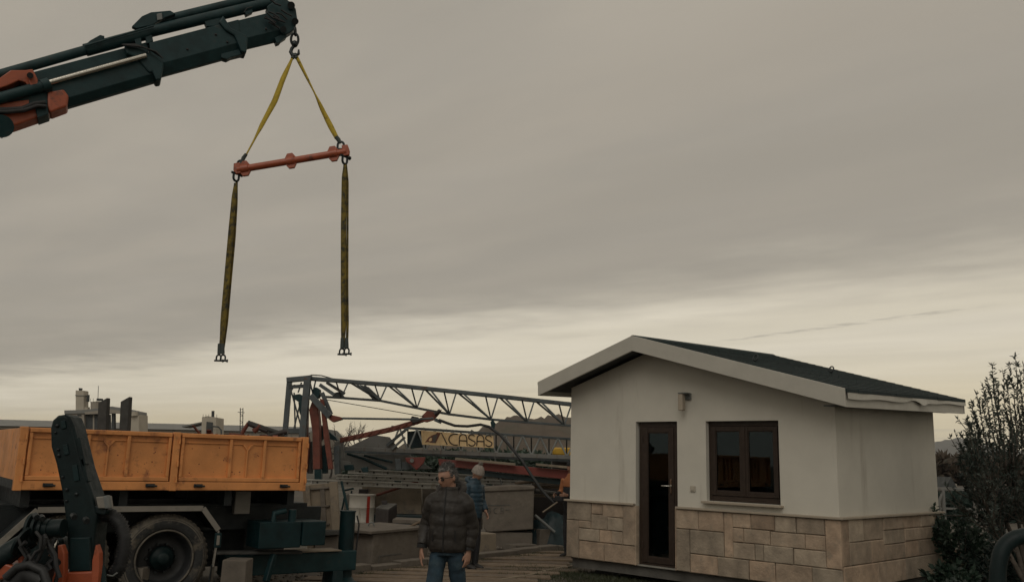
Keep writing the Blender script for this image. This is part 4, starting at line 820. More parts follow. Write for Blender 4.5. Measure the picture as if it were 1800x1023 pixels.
# ---------------------------------------------------------------- things piled in the yard
def alu(p0, p1, Y, h, lab, n):
    a, b = at(*p0, Y), at(*p1, Y); d = (b - a).normalized(); t = thing('aluminium_beam', a.lerp(b, .5), lab, 'beam', 'aluminium beams stacked in the yard')
    MB().beam(a, b, .10, h*.16).build('flange', M['aluminium'], t, .003); up = V((0, 0, h * .5))
    MB().beam(a + up*1.0, b + up*1.0, .10, h*.16).build('flange', M['aluminium'], t, .003); MB().beam(a + up*.5, b + up*.5, .03, h*.72).build('web', M['aluminium'], t)
    for k in range(n):
        c = a.lerp(b, (k + .5) / n) + up*.5 + V((0, -.03, 0)); MB().beam(c - d*.012 - V((0, 0, h*.22)), c - d*.012 + V((0, 0, h*.22)), .03, .035).build('stiffener', M['aluminium'], t)
        c2 = c + d*.11; MB().tube([c2 + V((0, .012, 0)), c2 + V((0, .006, 0))], h*.14, 8).build('dark_hole_disc', M['dark_box'], t)  # solid dark disc on the web stands in for a shaded hole
alu((612, 831), (905, 846), 20.3, .17, 'upper long aluminium beam lying just below the red crane beam', 12)
alu((592, 840), (935, 852), 20.1, .14, 'middle long aluminium beam of the stack, reaching furthest right', 14)
alu((536, 850), (905, 863), 19.9, .17, 'lowest long aluminium beam, starting behind the truck tail', 14)
for x, Y in ((560, 20.2), (640, 20.5), (780, 20.3), (890, 20.3)):
    b_ = at(x, 853 + (x-536)*.035, Y); tag(MB().hexa([(b_.x - .12, Y - .15, 0), (b_.x + .12, Y - .15, 0), (b_.x + .12, Y + .5, 0), (b_.x - .12, Y + .5, 0), (b_.x - .1, Y - .1, b_.z - .03), (b_.x + .1, Y - .1, b_.z - .03), (b_.x + .1, Y + .5, b_.z - .03), (b_.x - .1, Y + .5, b_.z - .03)]).build('trestle', M['dark_box'], None, .01), {560: 'dark trestle under the aluminium beams behind the truck tail', 640: 'dark trestle under the aluminium beams near the white drum', 780: 'dark trestle under the aluminium beams behind the walking man', 890: 'dark trestle under the aluminium beams behind the big concrete counterweight'}[x], 'trestle', 'trestles under the beams')
def slab_thing(px, Y, d, m, name, lab, cat, bev=.015, grp=None, dirv=(0, 1, 0)):
    return tag(MB().pplate(px, Y, d, dirv).build(name, M[m], None, bev, 2), lab, cat, grp)
slab_thing([(636, 852), (700, 856), (740, 853), (741, 905), (700, 904), (640, 902)], 20.5, .18, 'concrete_pale', 'concrete_slab', 'pale concrete panel standing behind the white drum', 'panel')
slab_thing([(742, 856), (848, 858), (848, 930), (742, 930)], 20.8, .2, 'concrete', 'concrete_slab', 'grey concrete panel behind the walking man', 'panel')
slab_thing([(905, 868), (1010, 880), (1010, 905), (905, 900)], 21.5, .3, 'concrete', 'concrete_slab', 'grey concrete slab behind the cable near the worker in orange', 'panel')
slab_thing([(640, 903), (760, 906), (760, 925), (640, 922)], 20.0, .5, 'teal_dark', 'steel_skip', 'dark low steel skip under the pale concrete panel', 'skip')
# leaning formwork panels by the truck tail
fp = thing('formwork', at(565, 968, 14.6), 'beige formwork panel leaning upright between the truck tail and the stabiliser leg', 'panel')
MB().pplate([(531, 852), (590, 848), (597, 960), (540, 966)], 14.6, .05).build('panel_sheet', M['concrete_pale'], fp, .006)
for q in ([(578, 847), (592, 846), (599, 962), (586, 966)], [(536, 852), (543, 852), (552, 962), (545, 964)]): MB().pplate(q, 14.52, .09).build('frame_member', M['concrete_pale'], fp, .008)
for y in (858, 890, 922): MB().pplate([(544, y), (578, y - 3), (579, y), (545, y + 3)], 14.56, .04).build('frame_rail', M['concrete'], fp, .004)
MB().pplate([(562, 856), (570, 855), (574, 925), (566, 926)], 14.57, .03).build('frame_member', M['concrete'], fp, .004)
slab_thing([(548, 934), (596, 932), (597, 939), (550, 942)], 14.3, .3, 'timber_dark', 'timber_plank', 'dark plank wedged across the leaning formwork panel', 'plank', .004)
slab_thing([(552, 945), (594, 941), (594, 985), (556, 988)], 14.4, .3, 'concrete', 'concrete_block', 'rough concrete block under the leaning formwork panel', 'block')
# white drum with red stripe
DY = 20.0; c0 = at(634, 928, DY); c0.z = 0; rr = .285; ht = at(634, 868, DY).z
dr = thing('steel_drum', c0, 'white steel drum with a red vertical stripe standing in the yard', 'drum')
MB().lathe([(.01, .003), (rr, .003), (rr, .02), (rr - .006, .03), (rr - .006, ht*.33), (rr + .008, ht*.345), (rr - .006, ht*.36), (rr - .006, ht*.67), (rr + .008, ht*.685), (rr - .006, ht*.70), (rr - .006, ht - .03), (rr + .006, ht - .02), (rr + .006, ht), (rr - .02, ht), (rr - .03, ht - .02), (.01, ht - .02)], c0, (0,0,1), 36).build('drum_body', M['white_drum'], dr)
a0 = R(-52); vs = []
for z in (.03, ht*.33, ht*.345, ht*.36, ht*.67, ht*.685, ht*.70, ht - .035):
    r_ = rr + (.012 if z in (ht*.345, ht*.685) else -.002)
    for a in (a0 - .13, a0 + .13): vs.append(c0 + V((r_*math.cos(a), r_*math.sin(a), z)))
MB().add(vs, [(2*i, 2*i+1, 2*i+3, 2*i+2) for i in range(7)]).build('red_stripe', M['drum_red'], dr)
slab_thing([(604, 870), (616, 866), (622, 872), (614, 896), (604, 896)], 20.6, .2, 'fender_grey', 'scrap_bracket', 'grey scrap bracket left of the white drum', 'scrap')
for q in ([(604, 862), (622, 858)], [(607, 866), (601, 896)], [(618, 862), (616, 892)]): tag(MB().tube([at(x, y, 20.2) for x, y in q], .022, 6).build('steel_rod', M['crane_black'], None), {604: 'dark steel rod lying crosswise above the scrap left of the drum', 607: 'dark steel rod leaning left of the white drum, nearest the formwork', 618: 'dark steel rod upright touching the white drum'}[q[0][0]], 'rod', 'scrap rods')
# dark box beside the drum
bx = thing('tool_chest', at(676, 925, 19.0), 'dark tool chest with sloping lid right of the white drum', 'chest')
q = MB(); P_ = [at(660, 928, 18.8), at(683, 930, 18.4), at(698, 925, 19.0), at(676, 925, 19.4)]; Tt = [at(660, 894, 18.8), at(683, 897, 18.4), at(698, 887, 19.0), at(676, 886, 19.4)]
for p in P_: p.z = 0
q.hexa([*P_, *Tt]).build('chest_body', M['dark_box'], bx, .01); lid = MB().hexa([t + V((0, 0, .003)) for t in Tt] + [t + V((0, 0, .03)) for t in Tt]).build('chest_lid', M['concrete_dark'], bx, .005)
MB().pplate([(670, 880), (680, 879), (681, 885), (671, 886)], 19.1, .05).build('lid_clamp', M['dark_box'], bx, .004)
# big low block in front of the drum, with a recess line
def solid(px0, px1, ytop, ybot, lab, dep, m='concrete', cat='block', name='concrete_block', zt=None, yaw=0., bev=.02, grp='concrete blocks in the yard'):
    A_, B_ = gz(px0, ybot[0]), gz(px1, ybot[1]); w_ = (B_ - A_).normalized(); n_ = V((-w_.y, w_.x, 0)); h = at(px0, ytop, A_.y).z
    o = MB().hexa([A_, B_, B_ + n_*dep, A_ + n_*dep] + [p + V((0, 0, h)) for p in (A_ + w_*.02, B_ - w_*.02, B_ + n_*dep - w_*.02, A_ + n_*dep + w_*.02)]).build(name, M[m], None, bev, 2)
    return tag(o, lab, cat, grp), A_, B_, n_, h
b1, A_, B_, n_, h_ = solid(652, 752, 938, (999, 985), 'long low concrete counterweight block in front of the white drum', 1.3)
w_ = (B_ - A_).normalized(); MB().beam(A_ + w_*.18 + V((0, 0, h_*.33)) - n_*.0, A_ + w_*.75 + V((0, 0, h_*.33)), .012, .02).build('recess_lip', M['concrete_dark'], b1); MB().beam(A_ + w_*.18 + V((0, 0, h_*.02)) - n_*.001, A_ + w_*.19 + V((0, 0, h_*.3)), .01, .02).build('recess_lip', M['concrete_dark'], b1)
MB().hexa([A_ + V((0,0,h_ + .003)) - w_*.10 - n_*.05, B_ + V((0,0,h_ + .003)) - n_*.05, B_ + n_*1.1 + V((0,0,h_ + .003)), A_ + n_*1.1 + V((0,0,h_ + .003)) - w_*.1] + [A_ + V((0,0,h_ + .05)) - w_*.10 - n_*.05, B_ + V((0,0,h_ + .05)) - n_*.05, B_ + n_*1.1 + V((0,0,h_ + .05)), A_ + n_*1.1 + V((0,0,h_ + .05)) - w_*.1]).build('cap_slab', M['concrete'], b1, .01)
MB().tube([A_.lerp(B_, .45) + n_*.6 + V((.05*math.cos(t), 0, h_ + .05 + .06*math.sin(t))) for t in [math.pi*i/8 for i in range(9)]], .012, 8).build('lifting_eye', M['galvanised'], b1)
slab_thing([(690, 912), (760, 915), (760, 921), (690, 919)], 17.2, .6, 'concrete', 'timber_plank', 'grey plank lying on the low concrete block beside the walking man', 'plank', .006)
# big counterweight: upper slab on a lower one
cw = thing('concrete_counterweight', gz(895, 962), 'large stacked concrete counterweight with faded stamped letters behind the person in blue', 'counterweight')
CWY = gz(895, 962).y
MB().pplate([(846, 862), (939, 858), (937, 930), (857, 935), (850, 928), (846, 900)], CWY - .05, 1.0).build('upper_block', M['concrete'], cw, .02); MB().pplate([(844, 857), (900, 853), (940, 855), (940, 860), (846, 864)], CWY - .09, 1.1).build('block_cap', M['concrete'], cw, .015)
q = MB(); a_, b_ = at(852, 938, CWY), at(936, 933, CWY); q.box((a_.x, CWY + .0, 0), (b_.x, CWY + 1.0, at(890, 935, CWY).z)); q.build('lower_block', M['concrete'], cw, .015)
MB().pplate([(857, 886.5), (897, 886.5), (897, 888.5), (857, 888.5)], CWY - .058, .02).build('stamped_line', M['concrete_dark'], cw)
for k, (x0, x1, pths) in enumerate(((857, 862, [[(.9, 1), (.1, 1), (.1, 0), (.9, 0)], [(.1, .5), (.9, .5)], [(.9, 1), (.95, .5)], [(.95, .5), (.9, 0)]]), (868, 873, [arc(.85, .5, .85, .48, 75, 285)]), (880, 885, [[(.1, 0), (.1, 1)], [(.9, 0), (.9, 1)], [(.1, .5), (.9, .5)], [(.1, 1), (.9, 1)]]), (889, 895, [[(.0, .55), (.4, .7), (.7, .5), (1, .65)]]))):
    mb = MB()
    for pa in pths: mb.tube([at(x0 + (x1-x0)*u, 902 - 10*v, CWY - .052) for u, v in pa], .008, 5)
    mb.build('stamped_letter', M['concrete_dark'], cw)
solid(842, 873, 938, (974, 972), 'small pale concrete block at the foot of the big counterweight', .35, 'concrete_pale', bev=.015); solid(948, 980, 930, (962, 961), 'small concrete block beside the worker in orange', .4, 'concrete', bev=.015)
solid(905, 945, 958, (969, 967), 'thin broken slab lying below the counterweight', .4, 'concrete', bev=.01)
# kerb along the planks
ka, kb = gz(600, 1012), gz(990, 968); kd = (kb - ka).normalized(); kn = V((-kd.y, kd.x, 0)); krn = random.Random(2)
kerb = thing('concrete_kerb', ka.lerp(kb, .5), 'low worn concrete kerb running between the plank walkway and the blocks', 'kerb')
L_ = (kb - ka).length; k = 0
while k * .62 < L_:
    s0, s1 = k * .62, min(L_, k * .62 + .605); z = .11 + krn.uniform(-.02, .015); o_ = kn * krn.uniform(-.02, .02)
    MB().hexa([ka + kd*s0 + o_, ka + kd*s1 + o_, ka + kd*s1 + kn*.22 + o_, ka + kd*s0 + kn*.22 + o_] + [p + V((0, 0, z)) for p in (ka + kd*s0 + o_, ka + kd*s1 + o_, ka + kd*s1 + kn*.22 + o_, ka + kd*s0 + kn*.22 + o_)]).build('kerb_stone', M['concrete'], kerb, .012); k += 1
# plank walkway
wk = thing('plank_walkway', gz(800, 1000), 'weathered timber boards laid side by side as a walkway across the yard', 'walkway')
wrn = random.Random(8); y = 12.4
while y < 17.3:
    wd_ = wrn.uniform(.26, .36); xl = -3.0 + (y - 12.4) * .63 + wrn.uniform(-.1, .1); xr = 1.05 + (y - 14) * .06 + wrn.uniform(-.12, .12) if y > 14.3 else .25 + (y - 12.4) * .36 + wrn.uniform(-.1, .1); sl = -.02 + wrn.uniform(-.03, .03); t0 = wrn.uniform(.025, .04)
    MB().hexa([(xl, y, .002), (xr, y + sl, .002), (xr, y + sl + wd_, .002), (xl, y + wd_, .002), (xl, y, t0), (xr, y + sl, t0 + .006), (xr, y + sl + wd_, t0 + .006), (xl, y + wd_, t0)]).build('board', M['timber'], wk, .006); y += wd_ + wrn.uniform(.10, .17)
# pale hose along the grass in front of the house
hs = [(880, 1022), (930, 1014), (960, 1006), (985, 1001), (1010, 997), (1035, 994), (1048, 995)]
tag(MB().tube([gz(x, y_) + V((0, 0, .03)) for x, y_ in hs], .018, 8).build('garden_hose', M['concrete_pale'], None), 'pale hose lying on the grass at the left of the house', 'hose')
# blue tarpaulin heap and timber behind the worker
mb = MB(); trn = random.Random(21); G = 14; vs = []
for i in range(G):
    for j in range(G):
        u, v = i/(G-1), j/(G-1); x = .45 + u * 1.1; yy = 18.6 + v * .9; z = .62 * math.sin(math.pi*min(1, v*1.15 + .12)) * (.55 + .45*math.sin(math.pi*u)) + trn.uniform(-.10, .10); vs.append((x, yy, max(0, z if v > .02 else 0)))
mb.add(vs, [(i*G+j, (i+1)*G+j, (i+1)*G+j+1, i*G+j+1) for i in range(G-1) for j in range(G-1)], True); tag(mb.build('tarpaulin', M['tarp'], None), 'crumpled dark blue tarpaulin heap behind the small block and worker', 'tarpaulin')
for k, (p0, p1, m_) in enumerate((((880, 836), (1000, 842), 'timber'), ((870, 844), (985, 850), 'concrete_pale'), ((900, 853), (1005, 857), 'timber'), ((885, 861), (990, 866), 'timber_dark'), ((915, 870), (1005, 872), 'concrete_pale'))):
    tag(MB().beam(at(*p0, 20.2 + .1*k), at(*p1, 20.2 + .1*k), .2, .06).build('stacked_board', M[m_], None, .006), f'long board in the pile below the red crane beam, {["topmost", "second from top", "third from top", "fourth from top", "lowest"][k]}', 'board', 'boards piled under the crane beam')
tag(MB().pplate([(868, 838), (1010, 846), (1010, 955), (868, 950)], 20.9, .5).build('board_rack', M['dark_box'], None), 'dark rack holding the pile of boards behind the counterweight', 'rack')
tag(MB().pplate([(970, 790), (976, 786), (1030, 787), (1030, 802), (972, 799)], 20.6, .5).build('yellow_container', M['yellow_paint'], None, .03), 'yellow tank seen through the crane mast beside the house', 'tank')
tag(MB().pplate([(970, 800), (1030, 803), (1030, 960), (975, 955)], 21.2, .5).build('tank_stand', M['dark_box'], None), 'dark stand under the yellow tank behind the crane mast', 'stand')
# loose clutter of the yard
for p0, p1, Y, r_, m_, nm, lb, ct in (
    ((662, 870), (735, 846), 20.2, .03, 'rust_red', 'steel_pipe', 'rusty pipe leaning over the pale concrete panel', 'pipe'),
    ((700, 935), (748, 912), 15.6, .022, 'timber', 'timber_batten', 'thin timber batten lying on the low concrete block', 'batten'),
    ((668, 933), (700, 921), 16.0, .03, 'timber_dark', 'timber_batten', 'dark batten lying across the low concrete block near the drum', 'batten'),
    ((600, 845), (618, 925), 17.6, .025, 'crane_black', 'steel_pipe', 'dark pipe standing between the formwork panel and the drum', 'pipe'),
    ((882, 852), (868, 800), 19.8, .02, 'galvanised', 'steel_pipe', 'thin grey pipe standing up behind the big counterweight', 'pipe'),
    ((905, 850), (985, 838), 19.9, .035, 'timber', 'timber_batten', 'pale timber lying above the big counterweight', 'batten'),
    ((760, 868), (760, 930), 20.4, .035, 'crane_black', 'steel_pipe', 'black pipe upright against the grey panel behind the walking man', 'pipe'),
    ((942, 862), (1000, 870), 19.6, .04, 'light_grey_steel', 'steel_pipe', 'grey pipe lying behind the hanging cable beside the house', 'pipe'),
    ((940, 905), (975, 935), 18.55, .03, 'galvanised', 'steel_pipe', 'short grey pipe leaning on the blue tarpaulin', 'pipe')):
    tag(MB().tube([at(*p0, Y), at(*p1, Y)], r_, 10).build(nm, M[m_], None), lb, ct)
rub = MB(); rbn = random.Random(55)
for k in range(420):
    t = rbn.random(); p = ka.lerp(kb, t) + kn*rbn.uniform(.2, 2.4); p.z = 0; r_ = rbn.uniform(.015, .06); rub.ball(p + V((0, 0, r_*.4)), (r_, r_*rbn.uniform(.6, 1.2), r_*rbn.uniform(.5, .9)), 6, 4)
for k in range(500):
    p = gz(rbn.uniform(380, 640), rbn.uniform(985, 1040)); r_ = rbn.uniform(.008, .035); rub.ball(p + V((0, 0, r_*.4)), (r_, r_*rbn.uniform(.6, 1.2), r_*.7), 6, 4)
tag(rub.build('rubble', M['concrete'], None), 'scattered stones and rubble between the kerb, blocks and truck', 'rubble', kind='stuff')
# ================================================================== PEOPLE
RM = lambda v=.007: (('REMESH', dict(mode='VOXEL', voxel_size=v, use_smooth_shade=True)), ('SMOOTH', dict(factor=.5, iterations=3)))
X_, Y_, Z_ = V((1, 0, 0)), V((0, 1, 0)), V((0, 0, 1))
def limb(mb, pts, rs, n=14, quilt=0., pitch=.075, sub=10):
    """tapered limb through the joints, with padded bulges when quilted"""
    q, r = [], []; run = 0.
    for i in range(len(pts) - 1):
        a, b = V(pts[i]), V(pts[i+1]); ln = (b - a).length
        for k in range(sub):
            t = k / sub; q.append(a.lerp(b, t)); r.append(rs[i] + (rs[i+1]-rs[i])*t + quilt*abs(math.sin(math.pi*(run + ln*t)/pitch))**.45)
        run += ln
    q.append(V(pts[-1])); r.append(rs[-1]); mb.tube(q, r, n)
def torso(mb, rings, quilt=0., pitch=.085, n=28, sub=6):
    q = []
    for (z0, c0, a0, b0), (z1, c1, a1, b1) in zip(rings, rings[1:]):
        for k in range(sub):
            t = k / sub; z = z0 + (z1-z0)*t; e = quilt*abs(math.sin(math.pi*z/pitch))**.45
            c = V(c0).lerp(V(c1), t); q.append(((c.x, c.y, z), X_*(a0 + (a1-a0)*t + e), Y_*(b0 + (b1-b0)*t + e)))
    z, c, a, b = rings[-1]; q.append(((c[0], c[1], z), X_*a, Y_*b)); mb.loft(q, n)
def head(mb, c, yaw, tilt=0., s=1.0):
    """skull, jaw, nose, brow, lips, ears in one go; the face looks along -Y before turning"""
    Rm = Matrix.Rotation(yaw, 3, 'Z') @ Matrix.Rotation(tilt, 3, 'X'); c = V(c); vs = []; n, m = 32, 26
    for i in range(m + 1):
        th = math.pi*min(max(i/m, .01), .99)
        for k in range(n):
            ph = 2*math.pi*k/n; d = V((math.sin(th)*math.cos(ph), math.sin(th)*math.sin(ph), math.cos(th)))
            p = V((d.x*.076, d.y*.098, d.z*.118)); front = max(0., -d.y)
            if p.z < 0: p.x *= 1 - .30*(p.z/-.118)**1.5; p.y *= 1 - .12*(p.z/-.118) if d.y < 0 else 1 - .35*(p.z/-.118)
            cxn = math.exp(-(p.x/.014)**2)
            p.y -= front*cxn*(.026*math.exp(-((p.z + .022)/.018)**2) + .012*math.exp(-((p.z - .005)/.02)**2))      # nose
            p.y += front*.010*(math.exp(-((abs(p.x) - .032)/.016)**2)*math.exp(-((p.z - .012)/.014)**2))           # eye sockets
            p.y -= front*.006*math.exp(-((p.z - .034)/.012)**2)                                                  # brow
            p.y -= front*.006*math.exp(-(p.x/.026)**2)*math.exp(-((p.z + .062)/.010)**2)                         # lips
            p.y -= front*.010*math.exp(-(p.x/.028)**2)*math.exp(-((p.z + .102)/.016)**2)                         # chin
            vs.append(c + Rm @ (p*s))
    mb.add(vs, [(i*n+k, (i+1)*n+k, (i+1)*n+(k+1)%n, i*n+(k+1)%n) for i in range(m) for k in range(n)], True); mb.add(vs[:n], [tuple(range(n))]); mb.add(vs[-n:], [tuple(range(n-1,-1,-1))])
    for sx in (-1, 1): mb.ball(c + Rm @ V((sx*.078, .012, -.004))*s, (.012*s, .02*s, .032*s), 10, 8, Rm)
    return Rm, c
def hair_cap(c, Rm, s, hairline, noise_amp, seed, back=-.04):
    rn = random.Random(seed); vs = []; keep = []; n, m = 40, 26
    for i in range(m + 1):
        th = math.pi*min(max(i/m, .01), .99)
        for k in range(n):
            ph = 2*math.pi*k/n; d = V((math.sin(th)*math.cos(ph), math.sin(th)*math.sin(ph), math.cos(th)))
            lim = hairline if d.y < -.25 else (back if d.y > .2 else back + (hairline - back)*(.2 - d.y)/.45)
            g = 1.06 + noise_amp*(mnoise.noise(d*9 + V((seed, 0, 0))) + .6*mnoise.noise(d*22)) + (.05 if d.z > .5 else 0); p = V((d.x*.079*g, d.y*.101*g, d.z*.120*g))
            if p.z < lim: p *= .93
            vs.append(c + Rm @ (p*s)); keep.append(p.z >= lim - .012)
    fs = [f for f in [(i*n+k, (i+1)*n+k, (i+1)*n+(k+1)%n, i*n+(k+1)%n) for i in range(m) for k in range(n)] if all(keep[j] for j in f)]
    return MB().add(vs + [], fs, True)
def hand(mb, wrist, down, outv, palm_n, s=1.0, curl=.5):
    """palm and five fingers; down = direction of the fingers, outv = towards the thumb, palm_n = the way the palm faces"""
    w_, d, o, pn = V(wrist), V(down).normalized(), V(outv).normalized(), V(palm_n).normalized()
    mb.loft([(w_ + d*t*s, o*a*s, pn*b*s) for t, a, b in ((-.02, .027, .02), (.02, .032, .018), (.06, .041, .016), (.09, .040, .014), (.098, .034, .010))], 14)
    for k, (off, ln, cu) in enumerate(((.030, .070, .8), (.010, .080, 1.0), (-.011, .074, 1.1), (-.030, .058, 1.3))):
        p = w_ + d*.085*s + o*off*s; dd = d + o*off*2; pts = [p]
        for j, f_ in enumerate((.45, .32, .23)):
            dd = (dd + pn*curl*cu*(.35 + .35*j)).normalized(); pts.append(pts[-1] + dd*ln*f_*s)
        mb.tube(pts, [.0095*s, .009*s, .008*s, .0065*s], 8)
    p = w_ + d*.03*s + o*.026*s; t1 = p + (o*.6 + d*.7 + pn*.25).normalized()*.042*s; t2 = t1 + (o*.15 + d + pn*.4).normalized()*.032*s; mb.tube([p, t1, t2], [.014*s, .0115*s, .008*s], 8)

def wrinkle(mb, amp, seed=0):
    for i, v in enumerate(mb.v):
        q = V((v.x*11 + v.z*6 + seed, v.y*11, v.z*9)); a = amp*(mnoise.noise(q) + .7*mnoise.noise(q*2.3)); d = mnoise.noise_vector(V((v.x, v.y, v.z))*6 + V((seed, 0, 0))); mb.v[i] = v + d*a*1.6
    return mb
# ---- man in the dark padded jacket, walking towards the camera
MX, MY = at(789, 900, 8.15).x, 8.15; PT = Matrix.Translation((MX, MY, 0)) @ Matrix.Rotation(R(-13), 4, 'Z') @ Matrix.Diagonal((.93, .95, 1, 1))
man = thing('person', (MX, MY, 0), 'man in a dark brown padded jacket and jeans walking towards the viewer, glasses on', 'person')
mb = MB(PT)
torso(mb, [(.92, (0, 0, 0), .13, .09), (1.0, (0, 0, 0), .14, .10), (1.25, (0, 0, 0), .165, .105), (1.38, (0, 0, 0), .15, .09), (1.43, (0, .01, 0), .06, .06), (1.52, (0, .0, 0), .055, .06)])
for s_, arm_p in ((-1, [(-.16, .0, 1.35), (-.238, .055, 1.14), (-.237, -.06, .962)]), (1, [(.16, .0, 1.35), (.220, .07, 1.13), (.202, .033, .95)])): limb(mb, arm_p, [.05, .042, .03])
limb(mb, [(-.082, 0, .93), (-.108, -.12, .50), (-.10, -.06, .09)], [.05, .045, .035]); limb(mb, [(.082, 0, .93), (.112, .10, .50), (.115, .30, .13)], [.05, .045, .035])
Rm, hc = head(mb, (-.022, -.025, 1.568), R(-30), R(13))
hand(mb, (-.237, -.064, .950), (.03, -.22, -1), (.45, -.85, -.1), (.9, .35, 0), 1.0, .45); hand(mb, (.202, .03, .94), (-.05, -.2, -1), (-.45, -.85, -.1), (-.9, .35, 0), 1.0, .7)
mb.build('body', M['skin'], man, mods=RM(.0055))
hm = hair_cap(hc, Rm, .985, .076, .05, 5, -.045); hm.T = None; hm.v = [PT @ v for v in hm.v]; 
hrn2 = random.Random(15)
for k in range(2600):
    d = V((hrn2.gauss(0, 1), hrn2.gauss(0, 1), hrn2.gauss(0, 1))).normalized(); p = V((d.x*.080, d.y*.102, d.z*.121))
    if p.z < (.072 if d.y < -.3 else -.035 if d.y > .15 else .02): continue
    q0_ = hc + Rm @ p; fl = Rm @ V((d.x*.5, .75 + d.y*.3, d.z*.55 + (.5 if d.z > .6 else -.35))).normalized(); e_ = q0_ + (fl + V((hrn2.gauss(0, .25), hrn2.gauss(0, .25), hrn2.gauss(0, .25)))).normalized()*hrn2.uniform(.018, .036)*(1.5 if d.z > .55 else 1); sd_ = fl.cross(Rm @ d).normalized()*.003
    hm.v += [PT @ (q0_ - sd_), PT @ (q0_ + sd_), PT @ e_]; hm.f.append((len(hm.v) - 3, len(hm.v) - 2, len(hm.v) - 1)); hm.sm.append(False)
hm.build('hair', M['hair_grey'], man)
g_ = MB(PT)
for sx in (-1, 1):
    c = hc + Rm @ V((sx*.033, -.100, .010)); g_.tube([c + Rm @ V((.024*math.cos(t), .004*abs(math.cos(t)), .016*math.sin(t))) for t in [i*math.pi/8 for i in range(16)]], .0035, 6, closed=True)
    g_.tube([hc + Rm @ V((sx*.060, -.094, .014)), hc + Rm @ V((sx*.083, -.03, .012)), hc + Rm @ V((sx*.082, .02, .005))], .003, 6)
g_.tube([hc + Rm @ V((-.007, -.108, .012)), hc + Rm @ V((.007, -.108, .012))], .003, 6); gl = g_.build('glasses', M['glasses'], man)
for sx in (-1, 1):
    c = hc + Rm @ V((sx*.033, -.0985, .010)); MB(PT).add([c] + [c + Rm @ V((.023*math.cos(t), .004*abs(math.cos(t)), .015*math.sin(t))) for t in [i*math.pi/8 for i in range(16)]], [(0, i + 1, (i + 1) % 16 + 1) for i in range(16)]).build('lens', M['glass'], gl)
mb = MB(PT)
torso(mb, [(.925, (0, 0, 0), .168, .125), (.95, (0, 0, 0), .178, .138), (1.05, (0, 0, 0), .178, .145), (1.2, (0, 0, 0), .180, .145), (1.31, (0, 0, 0), .180, .138), (1.37, (0, .0, 0), .175, .12), (1.415, (0, .01, 0), .125, .105), (1.45, (-.005, .01, 0), .092, .098), (1.49, (-.01, .012, 0), .084, .094)], .011, .104)
limb(mb, [(-.09, .005, 1.40), (-.165, .0, 1.345), (-.240, .055, 1.14), (-.238, -.055, .972)], [.062, .076, .064, .050], 16, .009, .083); limb(mb, [(.09, .005, 1.40), (.165, .0, 1.345), (.222, .07, 1.13), (.202, .035, .96)], [.062, .076, .064, .050], 16, .009, .083)
wrinkle(mb, .018, 3); jk = mb.build('jacket', M['jacket'], man, mods=RM(.0065))
MB(PT).tube([(.115*math.cos(t)*1.02, .045 + .105*math.sin(t), 1.455 + .055*math.sin(t)) for t in [R(-38) + R(256)*i/18 for i in range(19)]], [.026 + .022*math.sin(math.pi*i/18) for i in range(19)], 12).build('hood', M['jacket'], jk, mods=RM(.008))
MB(PT).ball((.02, .085, 1.475), (.105, .06, .05)).build('hood_lining', M['jacket_inner'], jk)
MB(PT).tube([(.0, -.128 - .012, .935), (.0, -.158, 1.05), (.0, -.158, 1.2), (.0, -.149, 1.31), (-.002, -.128, 1.385), (-.005, -.102, 1.44), (-.01, -.09, 1.485)], .007, 6).build('zip', M['jacket_inner'], jk)
for sx in (-1, 1): MB(PT).tube([(sx*.115, -.128, 1.02), (sx*.108, -.131, 1.12)], .006, 6).build('pocket_zip', M['jacket_inner'], jk)
for p in ((-.238, -.058, .968), (.202, .03, .957)): MB(PT).tube([V(p) + V((0, 0, -.016)), V(p) + V((0, .004, .016))], .049, 16).build('cuff', M['jacket_inner'], jk)
mb = MB(PT); torso(mb, [(.895, (0, 0, 0), .150, .112), (.93, (0, 0, 0), .160, .118), (1.0, (0, 0, 0), .155, .115)])
limb(mb, [(-.082, 0, .91), (-.108, -.12, .50), (-.10, -.06, .085)], [.080, .066, .056], 16, .007, .075, 14); limb(mb, [(.082, 0, .91), (.112, .10, .50), (.115, .30, .13)], [.080, .066, .056], 16, .007, .075, 14); wrinkle(mb, .012, 8); mb.build('jeans', M['jeans'], man, mods=RM(.009))
for x, y_, z in ((-.10, -.06, .0), (.115, .29, .0)): MB(PT).loft([((x, y_ + t, z + h), X_*a, Z_*b) for t, h, a, b in ((.09, .045, .032, .042), (.03, .05, .042, .048), (-.06, .04, .046, .038), (-.14, .03, .042, .028), (-.17, .024, .025, .018))], 16).build('shoe', M['shoe'], man)

# ---- person in blue jacket with bobble hat, looking down to the right
q0 = gz(826, 1000); BT = Matrix.Translation((q0.x + .02, q0.y, 0)) @ Matrix.Rotation(R(48), 4, 'Z')
wom = thing('person', (q0.x + .02, q0.y, 0), 'person in a blue padded jacket and grey bobble hat looking down beside the counterweight', 'person')
mb = MB(BT); torso(mb, [(.78, (0, 0, 0), .14, .10), (1.2, (0, 0, 0), .14, .1), (1.33, (0, 0, 0), .14, .085), (1.38, (0, -.01, 0), .055, .055), (1.46, (0, -.04, 0), .05, .055)])
for sx in (-1, 1): limb(mb, [(sx*.15, 0, 1.31), (sx*.205, .02, 1.07), (sx*.17, -.12, .9)], [.045, .04, .028]); hand(mb, (sx*.17, -.125, .895), (0, -.5, -.8), (-sx*.4, -.8, .3), (-sx*.9, .3, 0), .92, .8); limb(mb, [(sx*.075, 0, .84), (sx*.08, -.02, .45), (sx*.085, .01, .09)], [.08, .055, .042])
Rm, hc = head(mb, (0, -.075, 1.50), R(4), R(20), .97); mb.build('body', M['skin'], wom, mods=RM(.007))
hatm = MB(BT); vs = []
